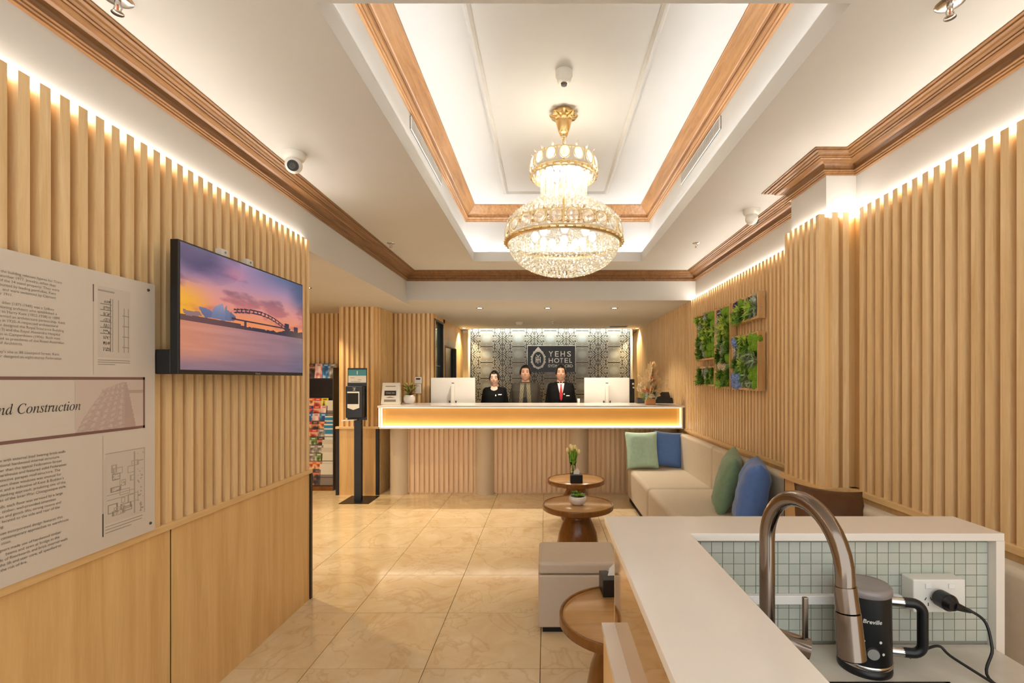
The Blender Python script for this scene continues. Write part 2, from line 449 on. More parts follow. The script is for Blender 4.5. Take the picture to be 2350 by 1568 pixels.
# ---- ceiling: main level with tray, fascias, soffits
HX0, HX1, HY0, HY1 = -.776, 1.03, 1.648, 5.25
TX0, TX1, TY0, TY1 = HX0-.108, HX1+.108, HY0-.108, HY1+.108
b = MB()
t = .03
b.box(XL-.02, HX0-t, YB, YF, ZC, ZC+.06); b.box(HX1+t, XR+.02, YB, YF, ZC, ZC+.06)
b.box(HX0-t, HX1+t, YB, HY0-t, ZC, ZC+.06); b.box(HX0-t, HX1+t, HY1+t, YF, ZC, ZC+.06)
ceil = struct(b.build('ceiling', 'white_paint'), 'white plaster ceiling with a raised rectangular tray over the lobby')
t = .03
b = MB()
b.box(HX0-t, HX0, HY0-t, HY1+t, ZC, 2.873); b.box(HX1, HX1+t, HY0-t, HY1+t, ZC, 2.873)
b.box(HX0, HX1, HY0-t, HY0, ZC, 2.873); b.box(HX0, HX1, HY1, HY1+t, ZC, 2.873)
b.build('tray_lip', 'white_paint', ceil)
b = MB(); w = .05
zt0 = ZC+.0605
b.box(TX0-w, TX0, TY0-w, TY1+w, zt0, ZU); b.box(TX1, TX1+w, TY0-w, TY1+w, zt0, ZU)
b.box(TX0, TX1, TY0-w, TY0, zt0, ZU); b.box(TX0, TX1, TY1, TY1+w, zt0, ZU)
b.build('tray_wall', 'white_paint', ceil)
b = MB(); b.box(TX0-w, TX1+w, TY0-w, TY1+w, ZU, ZU+.05); b.build('tray_ceiling', 'white_paint', ceil)
b = MB(); b.box(XL-.02, XL, YB, YF+.1, 2.40, ZC+.06); b.build('fascia', 'white_paint', ceil)
b = MB(); b.box(XR, XR+.02, YB, YF+.1, 2.40, ZC+.06); b.build('fascia', 'white_paint', ceil)
b = MB(); b.box(XL-.02, XR+.02, YF, YF+.1, ZS, ZC+.06); b.build('fascia', 'white_paint', ceil)
b = MB(); b.box(CX0+.052, XR, CY0+.052, CY1-.005, 2.40, ZC); b.build('column_head', 'white_paint', ceil)
b = MB()
b.box(-4.3, XL-.02, 2.2, 7.2, ZS, ZS+.06); b.box(XL-.02, XR+.1, YF+.1, 9.06, ZS, ZS+.06); b.box(-2.4, XL-.02, 7.2, 9.06, ZS, ZS+.06)
b.box(-2.4, -1.42, 9.06, 10, ZS, ZS+.06); b.box(1.585, 1.95, 9.06, 10, ZS, ZS+.06)
b.build('soffit', 'white_paint', ceil)
b = MB(); b.box(-1.42, 1.585, 9.05, 9.3, ZS+.07, ZS+.09); b.box(-1.42, 1.585, 9.045, 9.06, ZS+.0, ZS+.09)
b.build('light_slot', 'white_paint', ceil)
for nme, q, lab in (('led_strip', (HX0-.085, HX0-.05, HY0-.05, HY1+.05), 'left'), ('led_strip', (HX1+.05, HX1+.085, HY0-.05, HY1+.05), 'right'),
             ('led_strip', (HX0-.05, HX1+.05, HY1+.05, HY1+.085), 'far'), ('led_strip', (HX0-.05, HX1+.05, HY0-.085, HY0-.05), 'near')):
    b = MB(); b.box(*q, ZC+.061, ZC+.07)
    tag(b.build(nme, 'led_cove'), {'left': 'cove light hidden behind the tray lip on the television side', 'right': 'cove light hidden behind the tray lip on the sofa side',
        'far': 'cove light hidden behind the tray lip toward the reception desk', 'near': 'cove light hidden behind the tray lip at the entrance end'}[lab], 'strip light')

def sweep(path, prof, closed=False):
    n = len(path); P = [Vector(p) for p in path]
    def rn(a, c): d = (c-a).normalized(); return Vector((d.y, -d.x))
    rings = []
    for i in range(n):
        if closed or 0 < i < n-1:
            n1 = rn(P[(i-1) % n], P[i]); n2 = rn(P[i], P[(i+1) % n]); m = (n1+n2)/(1+n1.dot(n2))
        else: m = rn(P[0], P[1]) if i == 0 else rn(P[-2], P[-1])
        rings.append([(P[i].x+m.x*p, P[i].y+m.y*p, z) for p, z in prof])
    k = len(prof); v = [q for r in rings for q in r]; f = []
    for i in range(n if closed else n-1):
        j = (i+1) % n
        for a in range(k):
            c = (a+1) % k; f.append((i*k+a, i*k+c, j*k+c, j*k+a))
    if not closed: f += [tuple(range(k)), tuple(range((n-1)*k+k-1, (n-1)*k-1, -1))]
    b = MB(); b.add(v, f); return b
CROWN = [(0, 0), (.12, 0), (.12, .07), (.18, .09), (.18, .15), (.25, .17), (.25, .21), (.17, .25), (.14, .34), (.17, .45), (.25, .54), (.38, .60), (.52, .62), (.56, .66), (.56, .71), (.64, .73), (.64, .78), (.76, .80), (.80, .86), (.90, .88), (.90, .94), (1, .95), (1, 1), (0, 1)]
CROWN2 = [(0, 0), (.12, 0), (.12, .07), (.19, .10), (.19, .17), (.28, .22), (.30, .30), (.24, .34), (.24, .39), (.33, .43), (.33, .47), (.40, .48), (.96, .94), (1, .95), (1, 1), (0, 1)]
def crown(P, z0, z1, pr=CROWN): return [(u*P, z0+v*(z1-z0)) for u, v in pr]
cx, cy0, cy1 = CX0+.052, CY0+.052, CY1-.005
path = [(XL, YB), (XL, YF), (XR, YF), (XR, cy1), (cx, cy1), (cx, cy0), (XR, cy0), (XR, YB)]
o = struct(sweep(path, crown(.135, 2.668, ZC)).build('trim_1', 'wood_crown'), 'stepped brown timber cornice round the edge of the main ceiling')
o = struct(sweep([(TX0, TY0), (TX0, TY1), (TX1, TY1), (TX1, TY0)], crown(.122, 3.228, ZU, CROWN2), True).build('trim_2', 'wood_crown_lit'), 'stepped brown timber cornice round the raised tray ceiling')
o = struct(sweep([(-.42, 1.98), (-.42, 4.92), (.62, 4.92), (.62, 1.98)], [(0, ZU), (0, ZU-.012), (.012, ZU-.02), (.024, ZU-.02), (.036, ZU-.008), (.04, ZU)], True).build('trim_3', 'white_paint'), 'thin white rectangular moulding on the raised tray ceiling')

# ---- reception back wall of patterned tiles
b = MB(); b.box(-1.46, 1.62, YR+.012, YR+.14, 0, ZS+.09)
wb_ = struct(b.build('wall_back', 'tile_edge'), 'patterned grey tile wall behind the reception desk')
def tile_pattern(u, v):
    x = abs(u-.5)*2; y = abs(v-.5)*2                       # mirrored quarters; x 0 centre .. 1 edge
    X = x*.30; Y = y*.15
    base = (168, 170, 163); ln = (58, 56, 50); hi = (200, 200, 190)
    U = .30-X; V = .15-Y                                                     # distance from the joints
    def cir(cx, cy, r): return abs(sqrt((U-cx)**2+(V-cy)**2)-r)
    def seg(ax, ay, bx, by):
        t_ = max(0, min(1, ((U-ax)*(bx-ax)+(V-ay)*(by-ay))/((bx-ax)**2+(by-ay)**2))); return sqrt((U-ax-t_*(bx-ax))**2+(V-ay-t_*(by-ay))**2)
    d = min(cir(.036, .15, .022), seg(.058, .15, .15, .085), seg(.036, .128, .105, .075), cir(.085, .062, .024), cir(.11, .10, .016) if U > .10 else 9,
            seg(.0, .118, .03, .095), seg(.03, .095, .055, .05), seg(.055, .05, .03, .0), cir(.0, .06, .018), seg(.115, .05, .19, .012), seg(.19, .006, .285, .006), seg(.118, .085, .165, .06),
            cir(.145, .035, .014), cir(.17, .098, .013), cir(.062, .105, .012), cir(.02, .03, .012), seg(.15, .12, .19, .085), seg(.13, .012, .16, .0), seg(.3, .0, .3, .028), seg(.075, .02, .11, .0), seg(.0, .0, .0, .15))
    m = smoothstep(.25, .8, sqrt((X/.17)**2+(Y/.13)**2))
    c = mixc((162, 167, 167), base, m)
    if d < .0065: return mixc(c, ln, .9)
    if d < .0125: return mixc(c, hi, .8)
    return mixc(c, (124, 122, 113), .75*m)
tp = raster(.596, .296, 96, 48, tile_pattern, 'print_tile')
for i in range(5):
    for j in range(9):
        if j*.3 > ZS+.05: continue
        o = put('tile', tp, wb_, 0, 2, (-1.418+.6006*i, YR, .02+.3*j))
        o.scale = (1, 1, 1)
for x0, x1 in ((-1.46, -1.422), (1.586, 1.62)):
    b = MB(); b.box(x0, x1, YR-.06, YR+.14, 0, ZS); b.build('jamb', 'white_gloss', wb_)
b = MB(); b.box(-2.2, 1.95, 9.86, 9.95, 0, ZS+.06); b.build('recess_wall', 'wood_panel', wb_)
b = MB(); b.box(-1.40, 1.56, 9.085, 9.115, ZS+.05, ZS+.068)
tag(b.build('led_strip', 'led_tile'), 'strip light in the ceiling slot washing the patterned tile wall', 'strip light')

# ---- left side of the reception: pier, set-back faces, glazed side wall
b = MB(); b.box(-4.3, -1.625, 6.975, 7.1, 0, ZS); b.box(-2.69, -2.19, 6.345, 6.98, 0, ZS)
wp = struct(b.build('wall_reception', 'wood_panel'), 'timber battened wall with a projecting pier beside the reception desk')
slat_run(wp, (-2.70, 6.345), (-2.185, 6.345), .89, ZS, (0, -1), pitch=.0645)
slat_run(wp, (-2.19, 6.35), (-2.19, 6.95), .0, ZS, (1, 0), pitch=.05, w=.03, d=.02)
slat_run(wp, (-2.17, 6.975), (-1.64, 6.975), 0, ZS, (0, -1), pitch=.066)
slat_run(wp, (-3.7, 6.975), (-2.72, 6.975), 0, ZS, (0, -1), pitch=.066)
b = MB(); b.box(-2.68, -2.206, 6.325, 6.345, 0, .86); b.build('panel', 'wood_panel', wp)
b = MB(); b.box(-2.72, -2.165, 6.30, 6.345, .86, .89); b.build('rail', 'wood_railx', wp, .002)
for x in (-2.722, -2.205):
    b = MB(); b.box(x, x+.04, 6.315, 6.345, 0, .86); b.build('edge_trim', 'black_trim', wp)
b = MB(); b.box(-1.64, -1.605, 6.945, 7.1, 0, ZS); b.build('corner_post', 'wood_panel', wp)
b = MB(); b.box(-4.3, -4.2, 2.2, 7.1, 0, ZS); b.build('corridor_wall', 'wood_panel', wp)
# side wall with opening for window and door
b = MB()
b.box(-1.70, -1.60, 7.62, 7.72, 0, ZS); b.box(-1.70, -1.60, 7.0, 7.72, 2.38, ZS)
b.box(-1.70, -1.60, 7.72, 8.70, 2.14, ZS); b.box(-1.70, -1.60, 8.70, 9.4, 0, ZS); b.box(-1.70, -1.60, 7.0, 7.62, 0, .10)
ws = struct(b.build('wall_side', 'wood_panel'), 'timber side wall of the reception with a glazed panel and a dark door')
b = MB(); b.box(-1.66, -1.645, 7.0, 7.62, .10, 2.38)
w1 = struct(b.build('window_1', 'glass_dark'), 'tall dark glazed panel in the reception side wall')
b = MB()
b.box(-1.668, -1.598, 7.0, 7.62, 2.35, 2.38); b.box(-1.668, -1.598, 7.585, 7.62, .10, 2.35); b.box(-1.668, -1.598, 7.0, 7.02, .1, 2.35)
b.build('window_frame', 'black_trim', w1)
b = MB(); b.box(-1.644, -1.641, 7.02, 7.585, 1.70, 1.708); b.build('glass_line', 'white_gloss', w1)
b = MB(); b.box(-1.685, -1.655, 7.76, 8.66, 0, 2.04)
d1 = struct(b.build('door_1', 'door_black'), 'dark door in the reception side wall under a pale header')
b = MB(); b.box(-1.69, -1.595, 7.72, 8.70, 2.04, 2.14); b.build('header', 'vent_white', d1)
b = MB(); b.box(-1.69, -1.595, 7.72, 7.76, 0, 2.04); b.box(-1.69, -1.595, 8.66, 8.70, 0, 2.04); b.build('door_frame', 'dark_grey', d1)
b = MB(); b.cyl((-1.655, 7.84, 1.02), (-1.61, 7.84, 1.02), .009); b.cyl((-1.61, 7.84, 1.02), (-1.61, 7.95, 1.02), .008); b.build('door_handle', 'chrome', d1)

# ---- ceiling fittings
def downlight(x, y, z, label, warm=False):
    t = thing('ceiling_downlight', label, 'downlight', (x, y, z))
    b = MB(); b.lathe([(.030, -.001), (.045, -.004), (.048, 0), (.046, .002)], 24); b.build('ring', 'vent_dark', t)
    b = MB(); b.lathe([(.0005, -.0015), (.030, -.0012)], 24, smooth=False); b.build('lens', 'downlight_warm' if warm else 'downlight', t)
    ld = bpy.data.lights.new('lamp', 'SPOT'); ld.energy = DOWN; ld.color = lin(255, 226, 176)[:3] if warm else lin(255, 240, 218)[:3]
    ld.spot_size = radians(108); ld.spot_blend = .45; ld.shadow_soft_size = .03
    lo = bpy.data.objects.new('lamp', ld); C.objects.link(lo); lo.parent = t; lo.location = (0, 0, -.012)
for x, lab in ((-.874, 'recessed downlight over the left of the reception desk, above the first monitor'), (.023, 'recessed downlight over the middle of the reception desk'), (.903, 'recessed downlight over the desk end near the right wall')):
    downlight(x, 6.44, ZS, lab)
downlight(-1.50, 8.95, ZS, 'warm downlight at the corner between side wall and tile wall', True)
downlight(1.68, 9.0, ZS, 'warm downlight beside the right wall near the tile wall', True)
downlight(-2.45, 5.0, ZS, 'added unseen warm downlight in the passage soffit in front of the pier', True)  # the three passage lamps are added out of view to brighten the passage
downlight(-3.05, 6.0, ZS, 'added unseen warm downlight in the passage soffit in front of the brochure rack', True)
downlight(-2.45, 3.9, ZS, 'added unseen warm downlight in the passage soffit behind the television wall', True)

def sprinkler(x, y, z, label, s=1.):
    t = thing('fire_sprinkler', label, 'sprinkler', (x, y, z)); t.scale = (s, s, s)
    b = MB(); b.lathe([(.001, -.004), (.030, -.006), (.042, -.002), (.044, 0)], 24); b.build('escutcheon', 'chrome', t)
    b = MB(); b.cyl((0, 0, -.004), (0, 0, -.022), .010, .008, 12); b.build('body', 'chrome', t)
    b = MB(); b.tube([(.009, 0, -.02), (.014, 0, -.032), (.006, 0, -.046)], .0025, 6); b.tube([(-.009, 0, -.02), (-.014, 0, -.032), (-.006, 0, -.046)], .0025, 6); b.build('yoke', 'chrome', t)
    b = MB(); b.cyl((0, 0, -.022), (0, 0, -.044), .003, .003, 8); b.build('bulb', 'flower_orange', t)
    b = MB(); b.lathe([(.0005, -.048), (.018, -.0485), (.018, -.0465), (.0005, -.046)], 16); b.build('deflector', 'chrome', t)
Ys = 1.27*FPX/(VY+2)
sprinkler(XP(270, Ys), Ys, ZC, 'chrome fire sprinkler beside the cornice above the information board')
sprinkler(XP(2180, Ys+.02), Ys+.02, ZC, 'chrome fire sprinkler on the ceiling above the bar')
sprinkler(XP(897, 4.55), 4.55, ZC, 'small fire sprinkler close to the cornice on the television side of the tray', .8)
sprinkler(XP(1598, 4.55), 4.55, ZC, 'small fire sprinkler between the tray and the plant wall cornice', .8)
sprinkler(XP(1268, 7.9), 7.9, ZS, 'small fire sprinkler on the low ceiling behind the reception desk', .8)
def smoke(x, y, z, r, label, h=.045):
    t = thing('smoke_detector', label, 'smoke detector', (x, y, z))
    b = MB(); b.lathe([(r, 0), (r, -.4*h), (.86*r, -.55*h), (.8*r, -.8*h), (.5*r, -h), (.42*r, -.98*h)], 28); b.lathe([(.42*r, -.98*h), (.0005, -.98*h)], 28, smooth=False); b.build('housing', 'white_plastic', t)
    b = MB(); b.lathe([(.38*r, -h*.98), (.34*r, -1.12*h), (.0005, -1.14*h)], 20); b.build('sensor', 'vent_dark' if r < .06 else 'vent_white', t)
smoke(.11, 2.98, ZU, .052, 'white smoke detector on the raised ceiling above the chandelier', .075)
smoke(XP(1192, 8.0), 8.0, ZS, .06, 'white smoke detector on the low ceiling over the reception staff')
def cctv(x, y, z, rot, label, tilt=.45):
    t = thing('dome_camera', label, 'security camera', (x, y, z), rot)
    b = MB(); b.lathe([(.062, 0), (.062, -.018), (.054, -.035), (.046, -.04), (.0005, -.041)], 28); b.build('base', 'white_plastic', t, 0)
    M = Matrix.Translation((0, 0, -.066)) @ Matrix.Rotation(tilt, 4, 'X')
    b = MB(); b.sphere((0, 0, 0), (.046, .046, .046), 24, 16, M); b.build('eyeball', 'white_plastic', t)
    b = MB(); b.add([], []); b.cyl(M @ Vector((0, -.034, 0)), M @ Vector((0, -.049, 0)), .030, .028, 24); b.build('lens_ring', 'black_plastic', t)
    b = MB(); b.cyl(M @ Vector((0, -.049, 0)), M @ Vector((0, -.051, 0)), .019, .016, 20); b.build('lens', 'dark_grey', t)
Yc = 1.27*FPX/(VY-352)
cctv(XP(674, Yc), Yc, ZC, .35, 'white dome security camera beside the cornice above the television')
Yc = 1.27*FPX/(VY-482)
cctv(XP(1725, Yc), Yc, ZC, 2.2, 'white dome security camera near the column on the sofa side', .3)
def vent(x, s, label):
    t = thing('air_vent', label, 'vent', (x, 3.17, 3.13))
    b = MB(); b.box(-.004*s if s > 0 else 0, 0 if s > 0 else .004, 0, .92, 0, .085); b.build('backing', 'vent_dark', t)
    b = MB(); d0, d1 = sorted((-.010*s, 0))
    b.box(d0, d1, 0, .92, 0, .008); b.box(d0, d1, 0, .92, .077, .085); b.box(d0, d1, 0, .008, .008, .077); b.box(d0, d1, .912, .92, .008, .077); b.build('frame', 'vent_white', t)
    q = MB(); q.box(d0, d1*.3+d0*.7 if s > 0 else d1, -.0035, .0035, .008, .077); me = q.mesh('fin', 'vent_white')
    for k in range(45): put('fin', me, t, 0, 2, (0, .018+.02*k, 0))
vent(TX1, 1, 'long white air vent in the tray side above the sofa')
vent(TX0, -1, 'long white air vent in the tray side facing the television wall')
t = thing('ceiling_vent', 'small dark grille on the low ceiling near the tile wall', 'vent', (XP(1419, 8.6), 8.6, ZS))
b = MB(); b.box(-.16, .16, -.09, .09, -.012, 0); b.build('frame', 'vent_white', t)
q = MB(); q.box(-.15, .15, -.008, .008, -.015, -.012); me = q.mesh('slot', 'black_trim')
for k in range(5): put('slot', me, t, 0, 2, (0, -.06+.03*k, 0))
# ================================================================ reception desk
DX0, DX1 = -2.07, 1.70
rd = thing('reception_desk', 'long reception desk with a glowing timber front and pale stone top', 'desk', (0, 6.3, 0))
def L(y): return y-6.3
b = MB(); b.box(DX0-.015, DX1+.02, L(6.03), L(6.76), 1.15, 1.176); b.build('countertop', 'stone_white', rd, .003)
b = MB(); b.box(DX0, DX1, L(6.05), L(6.74), .885, .906); b.build('lower_shelf', 'desk_white', rd, .002)
b = MB(); b.box(DX0+.012, DX1-.002, L(6.13), L(6.72), .906, 1.15); b.build('light_box', 'desk_box', rd)
b = MB(); b.box(DX0+.06, DX1-.06, L(6.112), L(6.13), .915, 1.142); b.build('front_panel', 'desk_panel', rd)
b = MB(); b.box(DX0, DX0+.018, L(6.05), L(6.13), .906, 1.15); b.build('end_cheek', 'desk_white', rd)
b = MB(); b.box(DX1-.018, DX1, L(6.05), L(6.13), .906, 1.15); b.build('end_cheek', 'desk_white', rd)
b = MB(); b.box(DX0+.02, DX1-.02, L(6.056), L(6.07), .906, .922); b.build('led_bar', 'led_desk_white', rd)
b = MB(); b.box(DX0+.02, DX1-.02, L(6.075), L(6.085), 1.143, 1.15); b.build('led_bar', 'led_desk', rd)
for x in (DX0+.024, DX1-.034):
    b = MB(); b.box(x, x+.007, L(6.07), L(6.082), .924, 1.136); b.build('led_bar', 'led_desk', rd)
b = MB(); b.box(DX0-.004, DX0+.003, L(6.046), L(6.056), .91, 1.148); b.build('led_bar', 'led_desk', rd)
b = MB(); b.box(DX0+.03, DX1, L(6.41), L(6.70), 0, .885); b.build('carcass', 'wood_desk', rd)
sm = slat_mesh(.86, .022, .038, 'wood_desk')
for k in range(57):
    x = -1.875+.064*k
    if min(abs(x-q) for q in (-2.02, -.80, .43, 1.66)) < .135: continue
    put('slat', sm, rd, 0, 2, (x, L(6.41), .02))
for x in (-1.93, -.80, .43, 1.60):
    b = MB(); n = 24; v = []; 
    r = .128
    prof = [(r*cos(pi+pi*i/n), r*1.0*sin(pi+pi*i/n)) for i in range(n+1)]
    v = [(px, py, 0) for px, py in prof]+[(px, py, .884) for px, py in prof]
    b.add(v, [(i, i+1, n+2+i, n+1+i) for i in range(n)], True)
    o = b.build('pillar', 'cream_pillar', rd, loc=((x if x != -1.93 else -1.92), L(6.43), 0))
# staff-side desk
sd = thing('staff_desk', 'pale staff worktop on the inner side of the reception desk', 'desk', (0, 6.9, 0))
b = MB(); b.box(-1.58, 1.68, -.135, .14, .73, .76); b.build('worktop', 'desk_white', sd)
for x in (-1.55, 0, 1.6):
    b = MB(); b.box(x, x+.03, -.13, .13, 0, .73); b.build('support', 'wood_desk', sd)

def monitor(x0, x1, y, label, mark):
    cx = (x0+x1)/2; w = x1-x0
    t = thing('computer_monitor', label, 'monitor', (cx, y, .76))
    b = MB(); b.box(-w/2, w/2, .02, .045, .40, .763); b.build('housing', 'monitor_white', t, .006)
    b = MB(); b.box(-w/2+.01, w/2-.01, .0455, .047, .42, .755); b.build('screen', 'black_plastic', t)
    b = MB(); b.box(-w*.33, w*.33, .0, .02, .39, .405); b.build('lower_trim', 'monitor_white', t, .003)
    b = MB(); b.box(-.022, .022, -.035, .02, .01, .66); b.build('stand', 'white_plastic', t, .008)
    b = MB(); b.box(-.11, .11, -.10, .08, 0, .012); b.build('foot', 'white_plastic', t, .004)
    b = MB(); b.box(-.018, .018, .0185, .0198, .682, .692); b.build('maker_mark', 'dark_grey', t)
    for s in (-1, 1):
        b = MB(); b.prism([(s*.036, .44), (s*.054, .44), (s*.046, .39), (s*.040, .39)], .008, .018); b.build('cable_slot', 'black_plastic', t)
monitor(XP(988, 6.85), XP(1090, 6.85), 6.84, 'white desktop monitor seen from behind, next to the woman in black', 'a')
monitor(XP(1341, 6.85), XP(1445, 6.85), 6.84, 'white desktop monitor seen from behind, next to the flower arrangement', 'b')

# card terminal / notice box
t = thing('suggestion_box', 'cream slotted box with dark printed notices on the desk end', 'box', (XP(895, 6.3), 6.35, 1.176), .04)
b = MB(); b.add([(-.115, -.07, 0), (.115, -.07, 0), (.115, .09, 0), (-.115, .09, 0), (-.105, -.02, .28), (.105, -.02, .28), (.105, .06, .28), (-.105, .06, .28)],
      [(0, 3, 2, 1), (4, 5, 6, 7), (0, 1, 5, 4), (1, 2, 6, 5), (2, 3, 7, 6), (3, 0, 4, 7)]); b.build('body', 'paper', t, .004)
Ms = Matrix.Rotation(math.atan2(.05, .28)*-1, 4, 'X')
def slab(x0, x1, z0, z1, mat, nme):
    y = lambda z: -.07+.05*z/.28-.0015
    b = MB(); b.add([(x0, y(z0), z0), (x1, y(z0), z0), (x1, y(z1), z1), (x0, y(z1), z1)], [(0, 1, 2, 3)]); b.build(nme, mat, t)
slab(-.065, .065, .232, .238, 'ink_dark', 'slot'); slab(-.075, .075, .115, .178, 'ink_dark', 'notice'); slab(-.075, .075, .035, .064, 'ink', 'notice')
b = MB(); b.add([(-.06, -.054, .09), (0, -.056, .078), (.06, -.054, .09), (0, -.052, .102)], [(0, 1, 2, 3)]); b.build('notice', 'ink', t)
me = text_mesh('THANK YOU', .018, 'CENTER', spacing=1.1); me.materials.append(MATS['paper'])
put('lettering', me, t, 0, 2, (0, -.047, .142), (pi/2-.18, 0, 0))

# potted plant on the desk
def leaf_quad(b, p, d, up, ln, w, bend=.3):
    p = Vector(p); d = Vector(d).normalized(); s = d.cross(Vector(up))
    s = s.normalized() if s.length > .01 else Vector((1, 0, 0)); u = s.cross(d)
    q = [p, p+d*ln*.45+s*w/2+u*ln*bend*.3, p+d*ln+u*ln*(-bend*.2), p+d*ln*.45-s*w/2+u*ln*bend*.3, p+d*ln*.5+u*ln*bend*.1]
    b.add(q, [(0, 1, 4), (1, 2, 4), (2, 3, 4), (3, 0, 4)], False)
t = thing('potted_plant', 'dark red and green leafy plant in a rounded white pot', 'plant', (XP(939, 6.45), 6.45, 1.176))
b = MB(); b.lathe([(.001, 0), (.05, 0), (.068, .03), (.075, .06), (.07, .095), (.058, .118), (.054, .118), (.05, .10), (.001, .10)], 28); b.build('pot', 'bowl_white', t)
b = MB(); b.lathe([(.052, .104), (.0005, .106)], 20); b.build('soil', 'soil', t)
for m_, cnt, hh in (('leaf_red', 70, .17), ('leaf_d', 26, .19), ('leaf_b', 18, .2)):
    b = MB()
    for k in range(cnt):
        a = random.uniform(0, 2*pi); r = random.uniform(.005, .045); z = .10+random.uniform(.0, hh*.75)
        e = random.uniform(.2, 1.2); rr = r*(1+1.2*(z-.1)/.15)
        leaf_quad(b, (rr*cos(a), rr*sin(a), z), (cos(a), sin(a), e), (0, 0, 1), random.uniform(.045, .075), .024)
    for k in range(8):
        a = 2*pi*k/8+random.random(); b.tube([(0, 0, .1), (.03*cos(a), .03*sin(a), .17), (.06*cos(a), .06*sin(a), .25)], .0016, 5)
    b.build('foliage', m_, t)

# intercom plates on the set-back battens
t = thing('wall_intercom', 'small white wall panel with a handset unit behind the potted plant', 'intercom', (XP(960, 6.94), 6.949, 1.30))
b = MB(); b.box(-.05, .05, -.02, 0, .14, .235); b.build('upper_unit', 'white_plastic', t, .004)
b = MB(); b.box(-.03, .03, -.0215, -.02, .195, .218); b.build('display', 'ink_dark', t)
b = MB(); b.box(-.042, .042, -.026, 0, 0, .135); b.build('lower_unit', 'white_plastic', t, .004)
b = MB(); b.box(-.02, .02, -.0275, -.026, .105, .11); b.build('slot', 'ink', t)

# sign
t = thing('hotel_sign', 'black rectangular hotel sign with white emblem and lettering on the tile wall', 'sign', (0, 9.19, 0))
sx0, sx1 = XP(1211, 9.15), XP(1320, 9.15); sz1, sz0 = ZP(794, 9.15), ZP(854, 9.15)
b = MB(); b.box(sx0, sx1, -.035, -.002, sz0, sz1); b.build('board', 'sign_black', t)
b = MB(); e = .012; b.box(sx0-e, sx1+e, -.02, -.001, sz1, sz1+e); b.box(sx0-e, sx0, -.02, -.001, sz0, sz1); b.box(sx1, sx1+e, -.02, -.001, sz0, sz1); b.build('edge', 'white_gloss', t)
def sgn(x, y): return XP(1180+x/14.69, 9.15), ZP(770+y/14.69, 9.15)
def letters(txt, x, y, hpx, wpx, bold=.0):
    me = text_mesh(txt, 1.0, 'LEFT', bold=bold); me.materials.append(MATS['sign_white'])
    xs = [v.co.x for v in me.vertices]; ys = [v.co.y for v in me.vertices]
    W = wpx/14.69/FPX*9.15; Hh = hpx/14.69/FPX*9.15; X, Z = sgn(x, y)
    o = put('lettering', me, t, 0, 2, None, (pi/2, 0, 0))
    sx = W/(max(xs)-min(xs)); sy = Hh/(max(ys)-min(ys))
    o.scale = (sx, sy, 1); o.location = (X-min(xs)*sx, -.0365, Z-min(ys)*sy)
for ch, x, w in (('Y', 1165, 145), ('E', 1375, 125), ('H', 1565, 145), ('S', 1785, 130)): letters(ch, x, 715, 180, w, .008)
for ch, x, w in (('H', 1165, 140), ('O', 1345, 175), ('T', 1545, 105), ('E', 1700, 115), ('L', 1860, 90)): letters(ch, x, 925, 160, w, .008)
letters('SYDNEY CBD', 1145, 1075, 95, 830, .015)
ecx, ecz = sgn(810, 810); ea, eb = 185/14.69/FPX*9.15, 255/14.69/FPX*9.15
b = MB(); n = 48
def ring2(ax, az, bx, bz, y, lob=0, amp=0):
    v = []; f = []
    for i in range(n):
        a = 2*pi*i/n; k = 1+amp*cos(lob*a)
        v += [(ecx+ax*cos(a), y, ecz+az*sin(a)), (ecx+bx*cos(a)*k, y, ecz+bz*sin(a)*k)]
    for i in range(n):
        j = (i+1) % n; f.append((2*i, 2*j, 2*j+1, 2*i+1))
    b.add(v, f)
ring2(ea, eb, ea*1.10, eb*1.08, -.0365); ring2(ea*1.16, eb*1.12, ea*1.30, eb*1.22, -.0365, 24, .04)
for k in range(10):                                   # scrolls round the oval
    a = 2*pi*k/10+pi/10; cxx, czz = ecx+ea*1.28*cos(a), ecz+eb*1.2*sin(a); r = .016
    v = []; f = []
    for i in range(14):
        w = 2*pi*i/14; v += [(cxx+r*cos(w), -.0366, czz+r*sin(w)), (cxx+r*.5*cos(w), -.0366, czz+r*.5*sin(w))]
    for i in range(14):
        j = (i+1) % 14; f.append((2*i, 2*j, 2*j+1, 2*i+1))
    b.add(v, f)
zt = ecz+eb*1.08
b.add([(ecx-.085, -.0367, zt-.03), (ecx-.05, -.0367, zt+.03), (ecx, -.0367, zt+.085), (ecx+.05, -.0367, zt+.03), (ecx+.085, -.0367, zt-.03), (ecx+.04, -.0367, zt-.005), (ecx, -.0367, zt+.03), (ecx-.04, -.0367, zt-.005)], [(0, 1, 7), (1, 2, 6), (1, 6, 7), (2, 3, 6), (3, 5, 6), (3, 4, 5)])
b.build('emblem_frame', 'sign_white', t)
letters('Y', 730, 805, 155, 155, .0); letters('H', 725, 920, 200, 165, .0)
X, Z = sgn(800, 950); b = MB(); b.box(X-.008, X+.008, -.0366, -.036, Z, Z+.14); b.build('emblem_stroke', 'sign_white', t)

